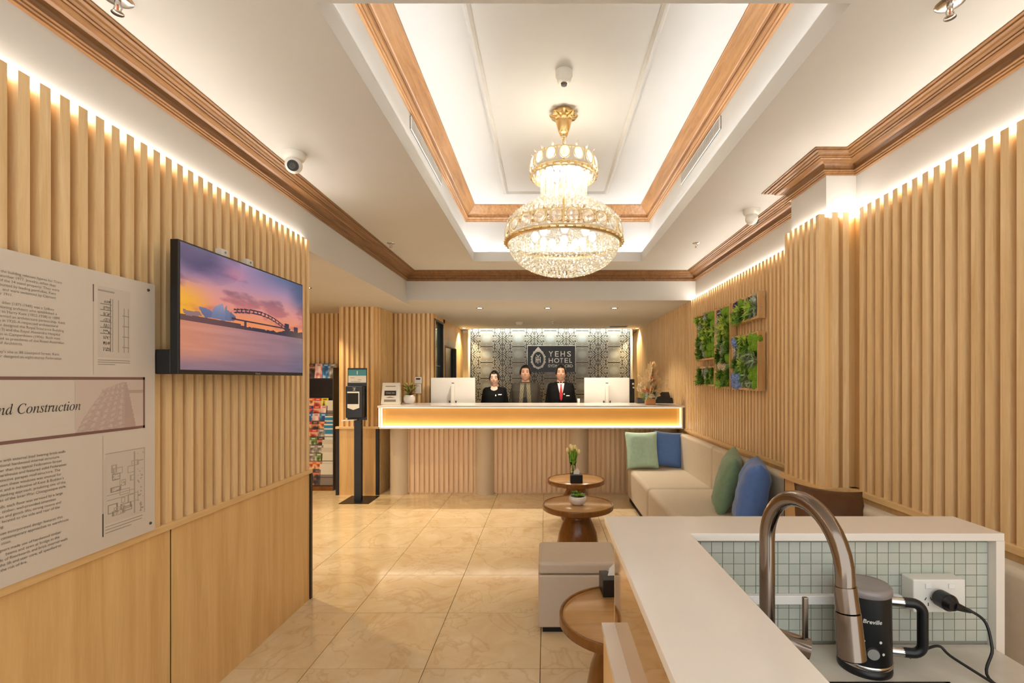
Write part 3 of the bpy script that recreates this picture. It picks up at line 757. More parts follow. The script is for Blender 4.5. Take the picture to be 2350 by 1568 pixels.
# printers at the desk end
t = thing('printer', 'black office printer at the desk end behind the flowers', 'printer', (XP(1523, 6.6), 6.66, 1.176))
b = MB(); b.box(-.13, .12, -.07, .09, 0, .075); b.build('body', 'black_plastic', t, .006)
b = MB(); b.add([(-.12, -.03, .075), (.10, -.03, .075), (.10, .09, .075), (-.12, .09, .075), (-.12, .05, .15), (.10, .05, .15), (.10, .085, .15), (-.12, .085, .15)],
      [(0, 1, 5, 4), (1, 2, 6, 5), (2, 3, 7, 6), (3, 0, 4, 7), (4, 5, 6, 7), (0, 3, 2, 1)]); b.build('paper_lid', 'black_plastic', t, .003)
b = MB(); b.box(.0, .085, -.0, .002, .085, .135, Matrix.Translation((0, .005, 0)) @ Matrix.Rotation(-.5, 4, 'X')); b.build('label', 'dark_grey', t)
t = thing('label_printer', 'small grey document scanner on the desk between monitor and flowers', 'scanner', (XP(1470, 6.6), 6.62, 1.176))
b = MB(); b.box(-.05, .06, -.06, .07, 0, .06); b.build('body', 'dark_grey', t, .006)
b = MB(); b.box(-.04, .05, -.05, .06, .06, .075); b.build('cover', 'black_plastic', t, .004)
b = MB(); b.box(-.02, .03, -.051, -.05, .062, .07); b.build('indicator', 'flower_purple', t)
t = thing('desk_speaker', 'slim tall black speaker standing beside the right monitor', 'speaker', (XP(1452, 6.93), 6.965, .76))
b = MB(); b.box(-.024, .024, -.05, .05, 0, .745); b.build('cabinet', 'black_plastic', t, .01)
b = MB(); b.cyl((0, -.046, .72), (0, -.054, .72), .018, .016, 16); b.build('tweeter', 'black_matte', t)
t = thing('pen_cup', 'small white cup on the desk between the man in the tie and the monitor', 'cup', (XP(1328, 6.7), 6.70, 1.176))
b = MB(); b.lathe([(.001, 0), (.016, 0), (.018, .06), (.016, .06), (.014, .004), (.001, .004)], 16); b.build('cup', 'white_plastic', t)
b = MB(); b.tube([(0, .005, .01), (.006, .01, .085)], .003, 6); b.tube([(0, -.005, .01), (-.006, -.01, .08)], .003, 6); b.build('pen', 'black_plastic', t)

# flower arrangement
t = thing('flower_arrangement', 'tall dried flower arrangement with roses in a kraft box', 'flowers', (XP(1492, 6.25), 6.25, 1.176))
b = MB(); b.box(-.062, .062, -.045, .045, 0, .075); b.build('box', 'kraft', t, .003)
b = MB()
for k in range(330):
    h = random.random(); a = random.uniform(0, 2*pi); r = (1-h)**.7*.135*random.random()**.5
    leaf_quad(b, (r*cos(a)+.03*h-.0, r*sin(a), .13+.34*h), (cos(a)*.5, sin(a)*.5, 1.2), (sin(a), cos(a), .2), random.uniform(.07, .11), .042)
b.build('pampas', 'dried_grass', t)
b = MB()
for k in range(60):
    a = random.uniform(0, 2*pi); r = random.uniform(.02, .10)
    leaf_quad(b, (r*cos(a), r*sin(a)*.8, .07+random.uniform(0, .09)), (cos(a), sin(a), random.uniform(-.3, .8)), (0, 0, 1), random.uniform(.05, .08), .035)
b.build('leaves', 'leaf_d', t)
def rose(b, c, r):
    c = Vector(c)
    for ring, (n_, rr, el) in enumerate(((4, .35, 1.2), (5, .6, .8), (6, .85, .35), (7, 1.0, -.05))):
        for k in range(n_):
            a = 2*pi*k/n_+ring*.5
            d = Vector((cos(a), sin(a), 0)); p = c+d*r*rr*.55
            s = Vector((-sin(a), cos(a), 0)); u = Vector((0, 0, 1))
            w = r*.62; h = r*.9
            q = [p-s*w*.6-u*h*.4, p+s*w*.6-u*h*.4, p+d*r*.25*rr+s*w*.7+u*h*el*.4, p+d*r*.3*rr+u*h*(el*.5), p+d*r*.25*rr-s*w*.7+u*h*el*.4]
            b.add(q, [(0, 1, 2, 3, 4)], True)
    b.sphere(c, (r*.55, r*.55, r*.5), 10, 6)
for mt, pts in (('flower_cream', ((0, -.085, .115, .055), (-.03, -.085, .30, .036), (.085, -.07, .21, .042), (.02, -.09, .25, .036), (.055, -.09, .18, .036), (.085, -.07, .125, .042), (-.06, -.08, .25, .034))),
                ('flower_orange', ((-.07, -.08, .185, .046),)), ('flower_peach', ((-.01, -.095, .19, .036), (.01, -.08, .35, .028), (.04, -.08, .31, .026)))):
    for p in pts:
        b = MB(); rose(b, p[:3], p[3]); b.build('rose', mt, t)
b = MB(); st = MB()
for k in range(26):
    s = random.choice((-1, 1)); a = random.uniform(.3, 1.1); ln = random.uniform(.1, .28)
    base = Vector((s*.05, -.04, .13)); tip = base+Vector((s*ln*cos(a)*.8, -.02, ln*sin(a)))
    st.tube([base, (base+tip)/2+Vector((0, 0, .01)), tip], .0012, 4)
    b.sphere(tip, random.uniform(.008, .013), 8, 6); b.sphere((base*.4+tip*.6)+Vector((s*.012, 0, 0)), .009, 8, 6)
b.build('blossom', 'flower_cream', t); st.build('twig', 'dried_grass', t)
for x in (-.095, .10):
    b = MB(); leaf_quad(b, (x*.6, -.05, .06), (x*.5, -.3, 1), (0, 1, 0), .12, .05); b.build('leaf', 'leaf_grey', t)

# ================================================================ seating
def cushion_block(x0, x1, y0, y1, z0, z1, name, mat, parent, bev=.035):
    b = MB(); b.box(x0, x1, y0, y1, z0, z1); return b.build(name, mat, parent, bev, 4)
so = thing('banquette_sofa', 'long beige upholstered banquette between the reception desk and the column', 'sofa', (1.0, 4.8, 0))
b = MB(); b.box(.03, .73, -1.50, 1.21, 0, .05); b.build('plinth', 'black_matte', so)
for y0, y1 in ((-1.52, .022), (.026, 1.21)):
    cushion_block(0, .70, y0, y1, .05, .425, 'seat', 'sofa_fabric', so, .05)
    cushion_block(.635, .735, y0, y1, .38, .835, 'backrest', 'sofa_fabric', so, .03)
sn = thing('banquette_sofa', 'beige upholstered banquette behind the bar, in front of the column', 'sofa', (1.0, 1.5, 0))
b = MB(); b.box(.06, .73, -.04, 1.22, 0, .05); b.build('plinth', 'black_matte', sn)
for y0, y1 in ((-.06, .588), (.592, 1.235)):
    cushion_block(.02, .70, y0, y1, .05, .425, 'seat', 'sofa_fabric', sn, .04)
    cushion_block(.635, .735, y0, y1, .38, .835, 'backrest', 'sofa_fabric', sn, .03)
def pillow_mesh(w, h, th, seed, mat):
    n = 22; rnd = random.Random(seed); v = []; f = []
    for side in (1, -1):
        for j in range(n+1):
            for i in range(n+1):
                u = i/n*2-1; q = j/n*2-1
                pin = 1-.10*(1-abs(q)**2)*abs(u)**3*0 - .07*(1-q*q)*(abs(u)**4); pin2 = 1-.07*(1-u*u)*(abs(q)**4)
                k = max(0, (1-u**4)*(1-q**4))**.55
                wr = mnoise.noise(Vector((u*2.2+seed, q*2.2, side*3)))*.18+mnoise.noise(Vector((u*6+seed, q*6, side)))*.06
                v.append((u*w/2*pin, side*th/2*k*(1+wr), q*h/2*pin2))
    m = (n+1)**2
    for sidx in (0, 1):
        for j in range(n):
            for i in range(n):
                a = sidx*m+j*(n+1)+i; q = (a, a+1, a+n+2, a+n+1)
                f.append(q if sidx else q[::-1])
    b = MB(); b.add(v, f, True); me = b.mesh('pillow', mat)
    bm = bmesh.new(); bm.from_mesh(me); bmesh.ops.remove_doubles(bm, verts=bm.verts, dist=.0004); bmesh.ops.recalc_face_normals(bm, faces=bm.faces); bm.to_mesh(me); bm.free()
    for p in me.polygons: p.use_smooth = True
    return me
def pillow(loc, rot, w, h, th, mat, label, seed):
    t = tag(put('cushion', pillow_mesh(w, h, th, seed, mat), None, 0, 2, loc, rot), label, 'cushion')
    return t
pillow((XP(1473, 5.88), 5.88, .425+.222), (radians(-14), 0, .06), .40, .45, .15, 'cushion_mint', 'mint green cushion leaning against the reception desk', 1)
pillow((XP(1534, 5.93), 5.97, .425+.218), (radians(-10), radians(4), -.10), .36, .44, .13, 'cushion_blue', 'blue cushion wedged beside the mint cushion at the desk end', 2)
pillow((1.50, 4.04, .425+.24), (radians(-15), radians(6), radians(-110)), .46, .50, .17, 'cushion_green', 'green cushion seen edge-on against the sofa back', 3)
pillow((1.485, 3.53, .425+.245), (radians(-12), 0, radians(-110)), .47, .51, .2, 'cushion_blue', 'plump blue cushion seen edge-on in front of the green one', 4)
pillow((1.475, 2.53, .425+.262), (radians(-16), radians(8), .05), .38, .50, .15, 'cushion_brown', 'dark brown cushion propped against the column behind the bar', 5)
pillow((1.51, 1.97, .425+.225), (radians(-16), 0, radians(-95)), .46, .46, .15, 'cushion_brown', 'dark brown cushion leaning on the backrest beside the bar end', 6)

# ottoman
ot = thing('ottoman', 'cream leather cube ottoman with a black base between table and bar', 'ottoman', (.18, 3.06, 0))
b = MB(); b.box(-.20, .22, -.16, .17, 0, .035); b.build('base', 'black_matte', ot)
cushion_block(-.225, .26, -.185, .195, .035, .345, 'body', 'ottoman_leather', ot, .012)
cushion_block(-.225, .26, -.185, .195, .348, .42, 'top_cushion', 'ottoman_leather', ot, .02)

# round tables
def round_table(x, y, label):
    t = thing('side_table', label, 'table', (x, y, 0))
    b = MB(); b.lathe([(.0005, .442), (.284, .442), (.286, .440)], 56); b.build('table_top', 'wood_top', t)
    b = MB(); b.lathe([(.286, .440), (.288, .447), (.298, .447), (.300, .442), (.300, .408), (.292, .402), (.0005, .402)], 56); b.build('rim', 'wood_stem', t)
    b = MB(); b.lathe([(.0005, 0), (.135, 0), (.158, .03), (.172, .08), (.174, .12), (.160, .20), (.134, .27), (.106, .325), (.098, .345), (.104, .37), (.122, .39), (.128, .402)], 48); b.build('pedestal', 'wood_stem', t)
    return t
round_table(.318, 5.17, 'round wooden side table with tulips, nearest the reception desk')
round_table(.27, 4.15, 'round wooden side table carrying the succulent bowl')
round_table(.36, 2.2, 'round wooden side table partly hidden by the bar')
TZ = .442
t = thing('tissue_box', 'black cube tissue holder on the table with tulips', 'tissue box', (XP(1322, 5.05), 5.02, TZ), 0)
b = MB(); b.box(-.062, .062, -.062, .062, 0, .085); b.build('holder', 'black_plastic', t, .004)
def tissue(t, z):
    b = MB(); b.add([(-.03, -.01, z), (.03, -.01, z), (.035, .0, z+.03), (.015, .01, z+.062), (-.02, .0, z+.035), (.0, .02, z), (-.035, .015, z+.02)], [(0, 1, 2), (0, 2, 3), (0, 3, 4), (5, 3, 2), (5, 4, 3), (5, 6, 4)]); b.build('tissue', 'paper', t)
tissue(t, .083)
t = thing('tissue_box', 'black cube tissue holder on the table half hidden by the bar', 'tissue box', (.335, 2.43, TZ), .05)
b = MB(); b.box(-.062, .062, -.062, .062, 0, .085); b.build('holder', 'black_plastic', t, .004)
tissue(t, .083)
t = thing('tulip_vase', 'slender glass vase of cream tulips on the far side table', 'vase', (XP(1315, 5.2), 5.2, TZ))
b = MB(); b.lathe([(.0005, .002), (.03, .002), (.032, .01), (.027, .10), (.030, .21), (.0285, .21), (.0255, .10), (.030, .012), (.0005, .01)], 24); b.build('vase', 'glass_clear', t)
b = MB(); lf = MB()
for k in range(9):
    a = 2*pi*k/9+.2; r = .035+.03*(k % 3)/2; zt = .27+.05*((k*5) % 4)/3
    b.tube([(.008*cos(a), .008*sin(a), .02), (.006*cos(a), .006*sin(a), .18), (r*cos(a), r*sin(a)*.8, zt)], .0022, 5)
    f_ = MB(); c = (r*1.08*cos(a), r*.85*sin(a), zt+.02)
    f_.lathe([(.002, -.022), (.013, -.012), (.016, .004), (.011, .022), (.003, .028)], 10, c); f_.build('tulip', 'tulip', t)
    for q in range(5):
        aa = a+random.uniform(-.7, .7); leaf_quad(lf, (.012*cos(aa), .012*sin(aa), .13+.02*q), (cos(aa)*.35, sin(aa)*.35, 1), (cos(aa), sin(aa), 0), random.uniform(.09, .14), .02)
b.build('stem', 'leaf_d', t); lf.build('leaves', 'leaf_a', t)
t = thing('succulent_bowl', 'white round bowl planted with small green succulents', 'bowl', (XP(1326, 4.1), 4.12, TZ))
b = MB(); b.lathe([(.0005, 0), (.035, 0), (.06, .014), (.076, .04), (.074, .062), (.064, .074), (.060, .074), (.066, .058), (.06, .04), (.0005, .045)], 32); b.build('bowl', 'bowl_white', t)
b = MB(); b.lathe([(.064, .06), (.0005, .064)], 20); b.build('soil', 'soil', t)
# ================================================================ plant prototypes (outward = +Z)
def proto_rosette(mat, n=3, leaf=.05, seed=0):
    b = MB(); rnd = random.Random(seed)
    for ring in range(n):
        m = 5+2*ring
        for k in range(m):
            a = 2*pi*k/m+ring*.4+rnd.uniform(-.1, .1); el = 1.5-ring*.55
            leaf_quad(b, (.004*cos(a), .004*sin(a), .0), (cos(a), sin(a), el), (0, 0, 1), leaf*(.7+.2*ring), leaf*.42)
    return b.mesh('succulent', mat)
def proto_moss(mat, r, seed):
    b = MB(); b.sphere((0, 0, 0), (r, r, r*.75), 16, 10)
    b.v = [tuple(Vector(p)*(1+.16*mnoise.noise(Vector(p)*60+Vector((seed, 0, 0))))) for p in b.v]
    return b.mesh('moss_mound', mat)
def proto_fern(mat, n, seed, ln=.07, w=.016):
    b = MB(); rnd = random.Random(seed)
    for k in range(n):
        a = rnd.uniform(0, 2*pi); e = rnd.uniform(.25, 1.6); r = rnd.uniform(0, .025)
        leaf_quad(b, (r*cos(a), r*sin(a), rnd.uniform(-.01, .02)), (cos(a), sin(a), e), (0, 0, 1), ln*rnd.uniform(.6, 1.1), w*rnd.uniform(.7, 1.4))
    return b.mesh('fern_clump', mat)
def proto_hydrangea(mat, r, seed, n=60):
    b = MB(); rnd = random.Random(seed)
    for k in range(n):
        z = 1-1.5*k/n; rr = sqrt(max(0, 1-z*z)); a = k*2.39996
        d = Vector((rr*cos(a), rr*sin(a), z)); c = d*r
        s = d.orthogonal().normalized(); u = d.cross(s)
        for q in range(4):
            w = q*pi/2+rnd.random(); p = s*cos(w)+u*sin(w); p2 = s*cos(w+.8)+u*sin(w+.8); p3 = s*cos(w-.8)+u*sin(w-.8); l_ = r*.3
            b.add([c, c+p2*l_*.6+d*.003, c+p*l_+d*.006, c+p3*l_*.6+d*.003], [(0, 1, 2, 3)])
    b.sphere((0, 0, 0), r*.8, 12, 8)
    return b.mesh('flower_head', mat)
PR = {
 'rg': [proto_rosette('leaf_c', 4, .045, i) for i in range(2)], 'rs': [proto_rosette('leaf_grey', 4, .05, i+5) for i in range(2)],
 'rl': [proto_rosette('leaf_b', 3, .04, 9)], 'm': [proto_moss('moss', .055, i*3) for i in range(3)], 'm2': [proto_moss('leaf_d', .045, i*3+50) for i in range(2)],
 'fa': [proto_fern('leaf_a', 60, i+20) for i in range(2)], 'fb': [proto_fern('leaf_b', 60, i+30) for i in range(2)], 'fe': [proto_fern('leaf_e', 55, 40, .06, .02)],
 'fd': [proto_fern('leaf_d', 60, 44)], 'fg': [proto_fern('leaf_c', 60, 47, .065, .012)],
 'hc': [proto_hydrangea('flower_cream', .045, 1)], 'hb': [proto_hydrangea('flower_blue', .05, 2)], 'hp': [proto_hydrangea('flower_purple', .035, 3, 40)], 'ho': [proto_hydrangea('flower_orange', .018, 4, 16)]}
ROT_OUT = Euler((0, -pi/2, 0))                      # +Z -> -X
def plant_panel(yn, yf, z0, z1, layout, label, divider=None):
    """yn near edge, yf far edge (toward the desk); wall at RS"""
    depth = .07; t = thing('plant_panel', label, 'wall planter', (RS, yn, z0)); W = yf-yn; Hh = z1-z0; e = .02
    b = MB(); b.box(-.012, 0, 0, W, 0, Hh); b.build('backing', 'wood_frame', t)
    for q in ((-depth, -.012, -e, 0, -e, Hh+e), (-depth, -.012, W, W+e, -e, Hh+e), (-depth, -.012, 0, W, -e, 0), (-depth, -.012, 0, W, Hh, Hh+e)):
        b = MB(); b.box(*q); b.build('frame_side', 'wood_frame', t, .001)
    b = MB(); b.box(0, .0001, -.0, .0, 0, 0)
    if divider is not None:
        b = MB(); b.box(-depth, -.012, W*divider-.02, W*divider+.02, 0, Hh); b.build('divider', 'wood_frame', t, .001)
    rows = len(layout)
    for r, row in enumerate(layout):
        n = len(row)
        for c, key in enumerate(row):
            if key == '.': continue
            me = random.choice(PR[key]); y = W*(1-(c+.5)/n)+random.uniform(-.012, .012); z = Hh*(1-(r+.5)/rows)+random.uniform(-.012, .012)
            y = min(max(y, .03), W-.03); z = min(max(z, .03), Hh-.03)
            o = put(me.name.split('.')[0], me, t, 0, 2, (-.040-random.uniform(0, .012), y, z))
            o.rotation_euler = (0, -pi/2+random.uniform(-.25, .25), random.uniform(-.2, .2))
            s = random.uniform(.85, 1.12); o.scale = (s, s, s)
# columns run from the far side (photo left) to the near side (photo right)
plant_panel(4.80, 5.36, 1.72, 2.175, [['fb', 'fe', 'rs', 'fg', 'm', 'm'], ['rs', 'fg', 'ho', 'fb', 'fa', 'm'], ['rs', 'fa', 'fb', 'fe', 'fa', 'fb'], ['fd', 'fd', 'fe', 'fb', 'fa', 'm'], ['fd', 'rs', 'fg', 'fa', 'm', 'm'], ['fa', 'fd', 'rs', 'm', 'm', 'm']], 'framed green plant panel with silvery leaves, upper one nearest the desk')
plant_panel(4.41, 4.755, 1.435, 2.165, [['hp', 'fg', 'm', 'm'], ['rs', 'fe', 'fb', 'm'], ['fg', 'fe', 'fe', 'fa'], ['hc', 'fa', 'fe', 'fb'], ['hc', 'fd', 'fg', 'fa'], ['fd', 'rg', 'fg', 'fd'], ['fd', 'rg', 'fd', 'm'], ['rg', 'hc', 'hc', 'm2'], ['fe', 'fd', 'fa', 'fd'], ['fa', 'fb', 'fd', 'fa']], 'tallest narrow plant panel, with cream flower heads')
plant_panel(3.83, 4.33, 2.0, 2.172, [['hp', 'hp', 'm', '.', 'fg', 'rs', 'rs'], ['hp', 'fe', 'fb', '.', 'rg', 'fb', 'fg'], ['fa', 'fa', 'fd', '.', 'fa', 'fg', 'rs']], 'small two-cell plant panel with purple flowers', .47)
plant_panel(3.83, 4.33, 1.43, 1.858, [['hb', 'fa', 'fb', 'fe', 'm', 'm'], ['rs', 'rg', 'fa', 'fa', 'm', 'm'], ['rs', 'rg', 'rg', 'fg', 'fg', 'fd'], ['fd', 'rg', 'fb', 'fg', 'fg', 'fg'], ['rg', 'fd', 'fa', 'fa', 'm', 'm'], ['hb', 'hb', 'fd', 'fg', 'm', 'm'], ['hb', 'hb', 'rg', 'rg', 'fg', 'm']], 'square plant panel with a pale blue flower head')
plant_panel(4.82, 5.34, 1.45, 1.615, [['fd', 'rs', 'rs', 'fg', 'fd'], ['fa', 'rg', 'rs', 'fd', 'fa'], ['fa', 'fd', 'rg', 'fa', 'm2']], 'smallest low plant panel, under the silvery one')
# succulents in the bowl on the table
t = [o for o in C.objects if o.name.startswith('succulent_bowl')][0]
for k, (x, y, key, s) in enumerate(((-.035, -.01, 'rg', .7), (.03, -.02, 'rl', .8), (.0, .03, 'fa', .6), (.04, .02, 'rg', .7), (-.01, -.03, 'rl', .75), (-.03, .03, 'fd', .55), (.005, .0, 'rl', .9))):
    o = put('succulent', PR[key][0], t, 0, 2, (x, y, .075)); o.scale = (s, s, s)

# ================================================================ television
TVX = -1.478
y0 = -TVX*FPX/(VX-415); y1 = -(TVX-.0)*FPX/(VX-691)
tv = thing('television', 'wall-mounted flat television showing a harbour sunset', 'television', (TVX, (y0+y1)/2, 1.522), 0)
W = y1-y0; HT = .548
tv.rotation_euler = (0, 0, radians(-1.2))
# local: screen faces +X; local y along the wall
b = MB(); b.box(-.035, 0, -W/2, W/2, 0, HT); b.build('bezel', 'black_plastic', tv, .003)
b = MB(); b.box(-.06, -.035, -W*.36, W*.36, .05, HT*.62); b.build('rear_housing', 'black_plastic', tv, .004)
b = MB(); b.box(-.132, -.06, -.10, .10, .15, .35); b.build('wall_mount', 'black_matte', tv)
b = MB(); b.box(-.10, -.036, -W/2+.004, -W/2+.06, .0, .10); b.build('power_unit', 'black_plastic', tv, .004)
def tvuv(xc, yc):
    u = (1/(853-xc/4.613)-1/834)/(1/562-1/834); tp_ = 90+(xc-85)*.3413; return u, (1478-yc)/(1478-tp_)
def inside(poly, x, y):
    c = False; j = len(poly)-1
    for i in range(len(poly)):
        xi, yi = poly[i]; xj, yj = poly[j]
        if (yi > y) != (yj > y) and x < (xj-xi)*(y-yi)/(yj-yi)+xi: c = not c
        j = i
    return c
SHELLS = [([tvuv(*p) for p in pl], a_, b_) for pl, a_, b_ in (
    ([(112, 820), (140, 826), (200, 838), (290, 848), (315, 895), (150, 892), (125, 860)], (150, 116, 120), (170, 130, 126)),
    ([(274, 787), (300, 792), (345, 802), (385, 818), (418, 842), (404, 912), (345, 905), (315, 870)], (98, 108, 146), (128, 132, 160)),
    ([(600, 932), (606, 822), (622, 850), (640, 865), (660, 884), (650, 932)], (92, 100, 136), (120, 124, 150)),
    ([(545, 935), (552, 870), (548, 790), (568, 764), (570, 815), (596, 828), (612, 860), (612, 935)], (104, 114, 150), (134, 138, 164)),
    ([(406, 912), (412, 845), (430, 808), (452, 782), (485, 762), (527, 749), (536, 790), (556, 858), (545, 935), (470, 922)], (110, 122, 158), (150, 154, 180)))]
def sunset(u, v):
    wl_ = .388
    if v < wl_:
        d = (wl_-v)/wl_
        c = mixc((206, 140, 128), (150, 116, 132), smoothstep(0, .9, u))
        c = mixc(c, (120, 104, 128), smoothstep(.45, 1.0, d)*.8)
        c = mixc(c, (220, 140, 104), (1-smoothstep(0, .35, u))*.6*(1-smoothstep(.5, 1, d)))
        c = mixc(c, (86, 96, 128), smoothstep(.75, 1, u)*.6)
        n_ = fbm(u*3, v*30, 3)*16
        return tuple(max(0, min(255, q+n_)) for q in c)
    h = (v-wl_)/(1-wl_)
    c = mixc((246, 150, 96), (232, 150, 140), smoothstep(.05, .4, h))
    c = mixc(c, (172, 138, 172), smoothstep(.35, .8, h)); c = mixc(c, (96, 112, 150), smoothstep(.65, 1.0, h)*smoothstep(.3, .9, u))
    c = mixc(c, (250, 176, 40), (1-smoothstep(0, .26, u))*(1-smoothstep(.25, .62, h)))
    c = mixc(c, (72, 90, 128), smoothstep(.8, 1.0, u)*smoothstep(.35, .8, h))
    k = fbm(u*4+1.3, h*5+.4, 5)
    cl = smoothstep(.02, .30, k+.16*exp(-((u-.66)**2/.03+(h-.52)**2/.02))+.30*exp(-((u-.33)**2/.02+(h-.36)**2/.006))+.22*exp(-((u-.85)**2/.02+(h-.42)**2/.008)))
    c = mixc(c, mixc((196, 108, 112), (104, 80, 112), smoothstep(.25, .7, h)), cl*.75)
    up = exp(-((u-.08)**2/.05+(h-.88)**2/.06)); c = mixc(c, (84, 72, 112), min(1, up*1.25+k*.4) if up > .12 else 0)
    c = mixc(c, (228, 138, 150), .5*exp(-((u-.36)**2/.006+(h-.80)**2/.01)))
    # far shore and city
    sh = wl_+.035+.012*mnoise.noise(Vector((u*30, 0, 1)))
    if u > .72: sh += .045*smoothstep(.72, .85, u)*(.6+.4*(mnoise.noise(Vector((int(u*70)*1.7, 2, 0)))+.5))
    if .80 < u < .845: sh = wl_+.14
    if .90 < u < .945: sh = wl_+.12
    if u < .40: sh = wl_+.05
    land = v < sh
    # bridge
    def arch(uu, top):
        t_ = (uu-.345)/(.80-.345); return (.505+.085*top)+(.10)*(-((t_-.42)/.58)**2+.10) if t_ > .42 else (.505+.085*top)+(.10)*(-((t_-.42)/.75)**2+.10)
    if .345 < u < .80:
        a1 = arch(u, 1)-.01; a0 = arch(u, .68)-.012
        if abs(v-a1) < .006 or abs(v-a0) < .006: return (70, 52, 68)
        if a0 < v < a1 and (int(u*90) % 3 == 0): return (96, 66, 78)
    if .33 < u < .86 and abs(v-(.475-.01*(u-.35))) < .008: return (62, 48, 64)
    if .425 < u < .445 and v < .47: return (74, 60, 78)
    for poly, cA, cB in SHELLS:
        if inside(poly, u, v):
            return mixc(cA, cB, smoothstep(.44, .6, v))
    if land: return mixc((104, 74, 78), (36, 44, 72), smoothstep(.15, .8, u))
    return tuple(max(0, min(255, q)) for q in c)
sc = raster(W-.016, HT-.026, 260, 146, sunset, 'screen')
put('screen', sc, tv, 0, 2, (.0012, -W/2+.008, .018), (0, 0, pi/2))
me = text_mesh('Hisense', .014, 'CENTER', bold=.0003); me.materials.append(MATS['grey_plastic']); put('maker_mark', me, tv, 0, 2, (.0016, .04, .004), (pi/2, 0, pi/2))
for px, py, s in ((503, 580, .05), (562, 603, .055)):
    Yq = 1.60*FPX/(VX-px); t = thing('wall_clip', 'small white sensor box on the battens just above the television' if px < 520 else 'small white wall bracket above the middle of the television', 'sensor box', (LS, Yq, ZP(py, Yq)-.03))
    b = MB(); b.box(0, .035, -s/2, s/2, 0, .045); b.build('case', 'white_plastic', t, .004)
    b = MB(); b.cyl((.0355, 0, .03), (.037, 0, .03), .006, .006, 12); b.build('lens', 'grey_plastic', t)

# ================================================================ information board
PBX = -1.585
def PB(x, y):
    Y = -PBX*FPX/(VX-x); return Y, EYE-(y-VY)/FPX*Y
bt = thing('information_board', 'large pale history board with printed text mounted on the battens', 'board', (PBX, 0, 0))
BY1, BZ0, BZ1 = 1.978, .8915, 1.883
b = MB(); b.box(-.018, 0, .72, BY1, BZ0, BZ1); b.build('board', 'board_white', bt)
def bt_text(txt, Y, Z, size, mat='ink', align='RIGHT', shear=0., xs=1., bold=0., name='text_line'):
    me = text_mesh(txt, size, align, shear, bold=bold); me.materials.append(MATS[mat])
    o = put(name, me, bt, 0, 2, (.0008, Y, Z), (pi/2, 0, pi/2)); o.scale = (xs, 1, 1); return o
def bt_rect(y0, y1, z0, z1, mat, name, off=.0006):
    b = MB(); b.add([(off, y0, z0), (off, y1, z0), (off, y1, z1), (off, y0, z1)], [(0, 1, 2, 3)]); return b.build(name, mat, bt)
UP = [[(142, 'of the building relevant figures for Trent'), (128, 'September 1977. Jewelry, other than'), (136, 'of the 14 stand property. They were'), (128, 'mounted by leading portfolios. Kent'), (128, 'and were sentenced by Clement'), (29, 'er 1911.')],
      [(124, 'dden (1871-1949) was a Sydney'), (130, 'ctioning architect who established a'), (138, 'ork to Harry Kent (1852-1938) in 1899,'), (149, 'formed an architecture partnership. Kent'), (133, 'en in 1920. A respected architectural'), (146, 's designed the Royal Insurance Building'), (138, '(1913) and the Royal Alexandra Hospital'), (138, 'dren in Camperdown (1906). Both men'), (147, 'ved as presidents of the Royal Australian'), (52, 'of Architects.')],
      [(136, "Sydney's site at 88 Liverpool Street, Kent"), (141, 'er designed an eight-storey Federation')]]
z = 1.821
for par in UP:
    for xr, s in par:
        bt_text(s, PB(xr, 700)[0], z-.009, .0118); z -= .0131
    z -= .0125
LO = [[(150, 'use with external load bearing brick walls'), (137, 'traditional hardwood internal structure.'), (141, 'rather than the typical Federation Street'), (152, 'warehouse and featured solid Federation'), (138, 'distinctive parapet roof structure. The'), (140, 'between these windows was unusual for'), (146, "script and is indicative of Kent & Budden's"), (150, 'ar-thinking approach, predating one of the'), (152, 'tures of the Inter-War Chicagoesque style.')],
      [(144, 'eds, each floor was serviced by a large'), (128, 'four timber, well-provided amenities'), (140, 'sages and goods lifts, strong rooms and'), (137, 'pets located to the side and rear of the'), (9, 'ing.')],
      [(144, 'House incorporated design features that'), (157, 'are contemporary approaches to warehouse'), (26, 'ction.')],
      [(140, 'esigners made use of hardwood timber'), (136, 'beams and sawn at bridge in the'), (155, 'ade of floorboards and brick internal walls'), (140, 'and the lift and stair core, all specified to'), (62, 'by the risk of fire.')]]
z = 1.263
for par in LO:
    for xr, s in par:
        bt_text(s, PB(xr, 700)[0], z-.004, .0122, 'ink_mid'); z -= .0144
    z -= .0055
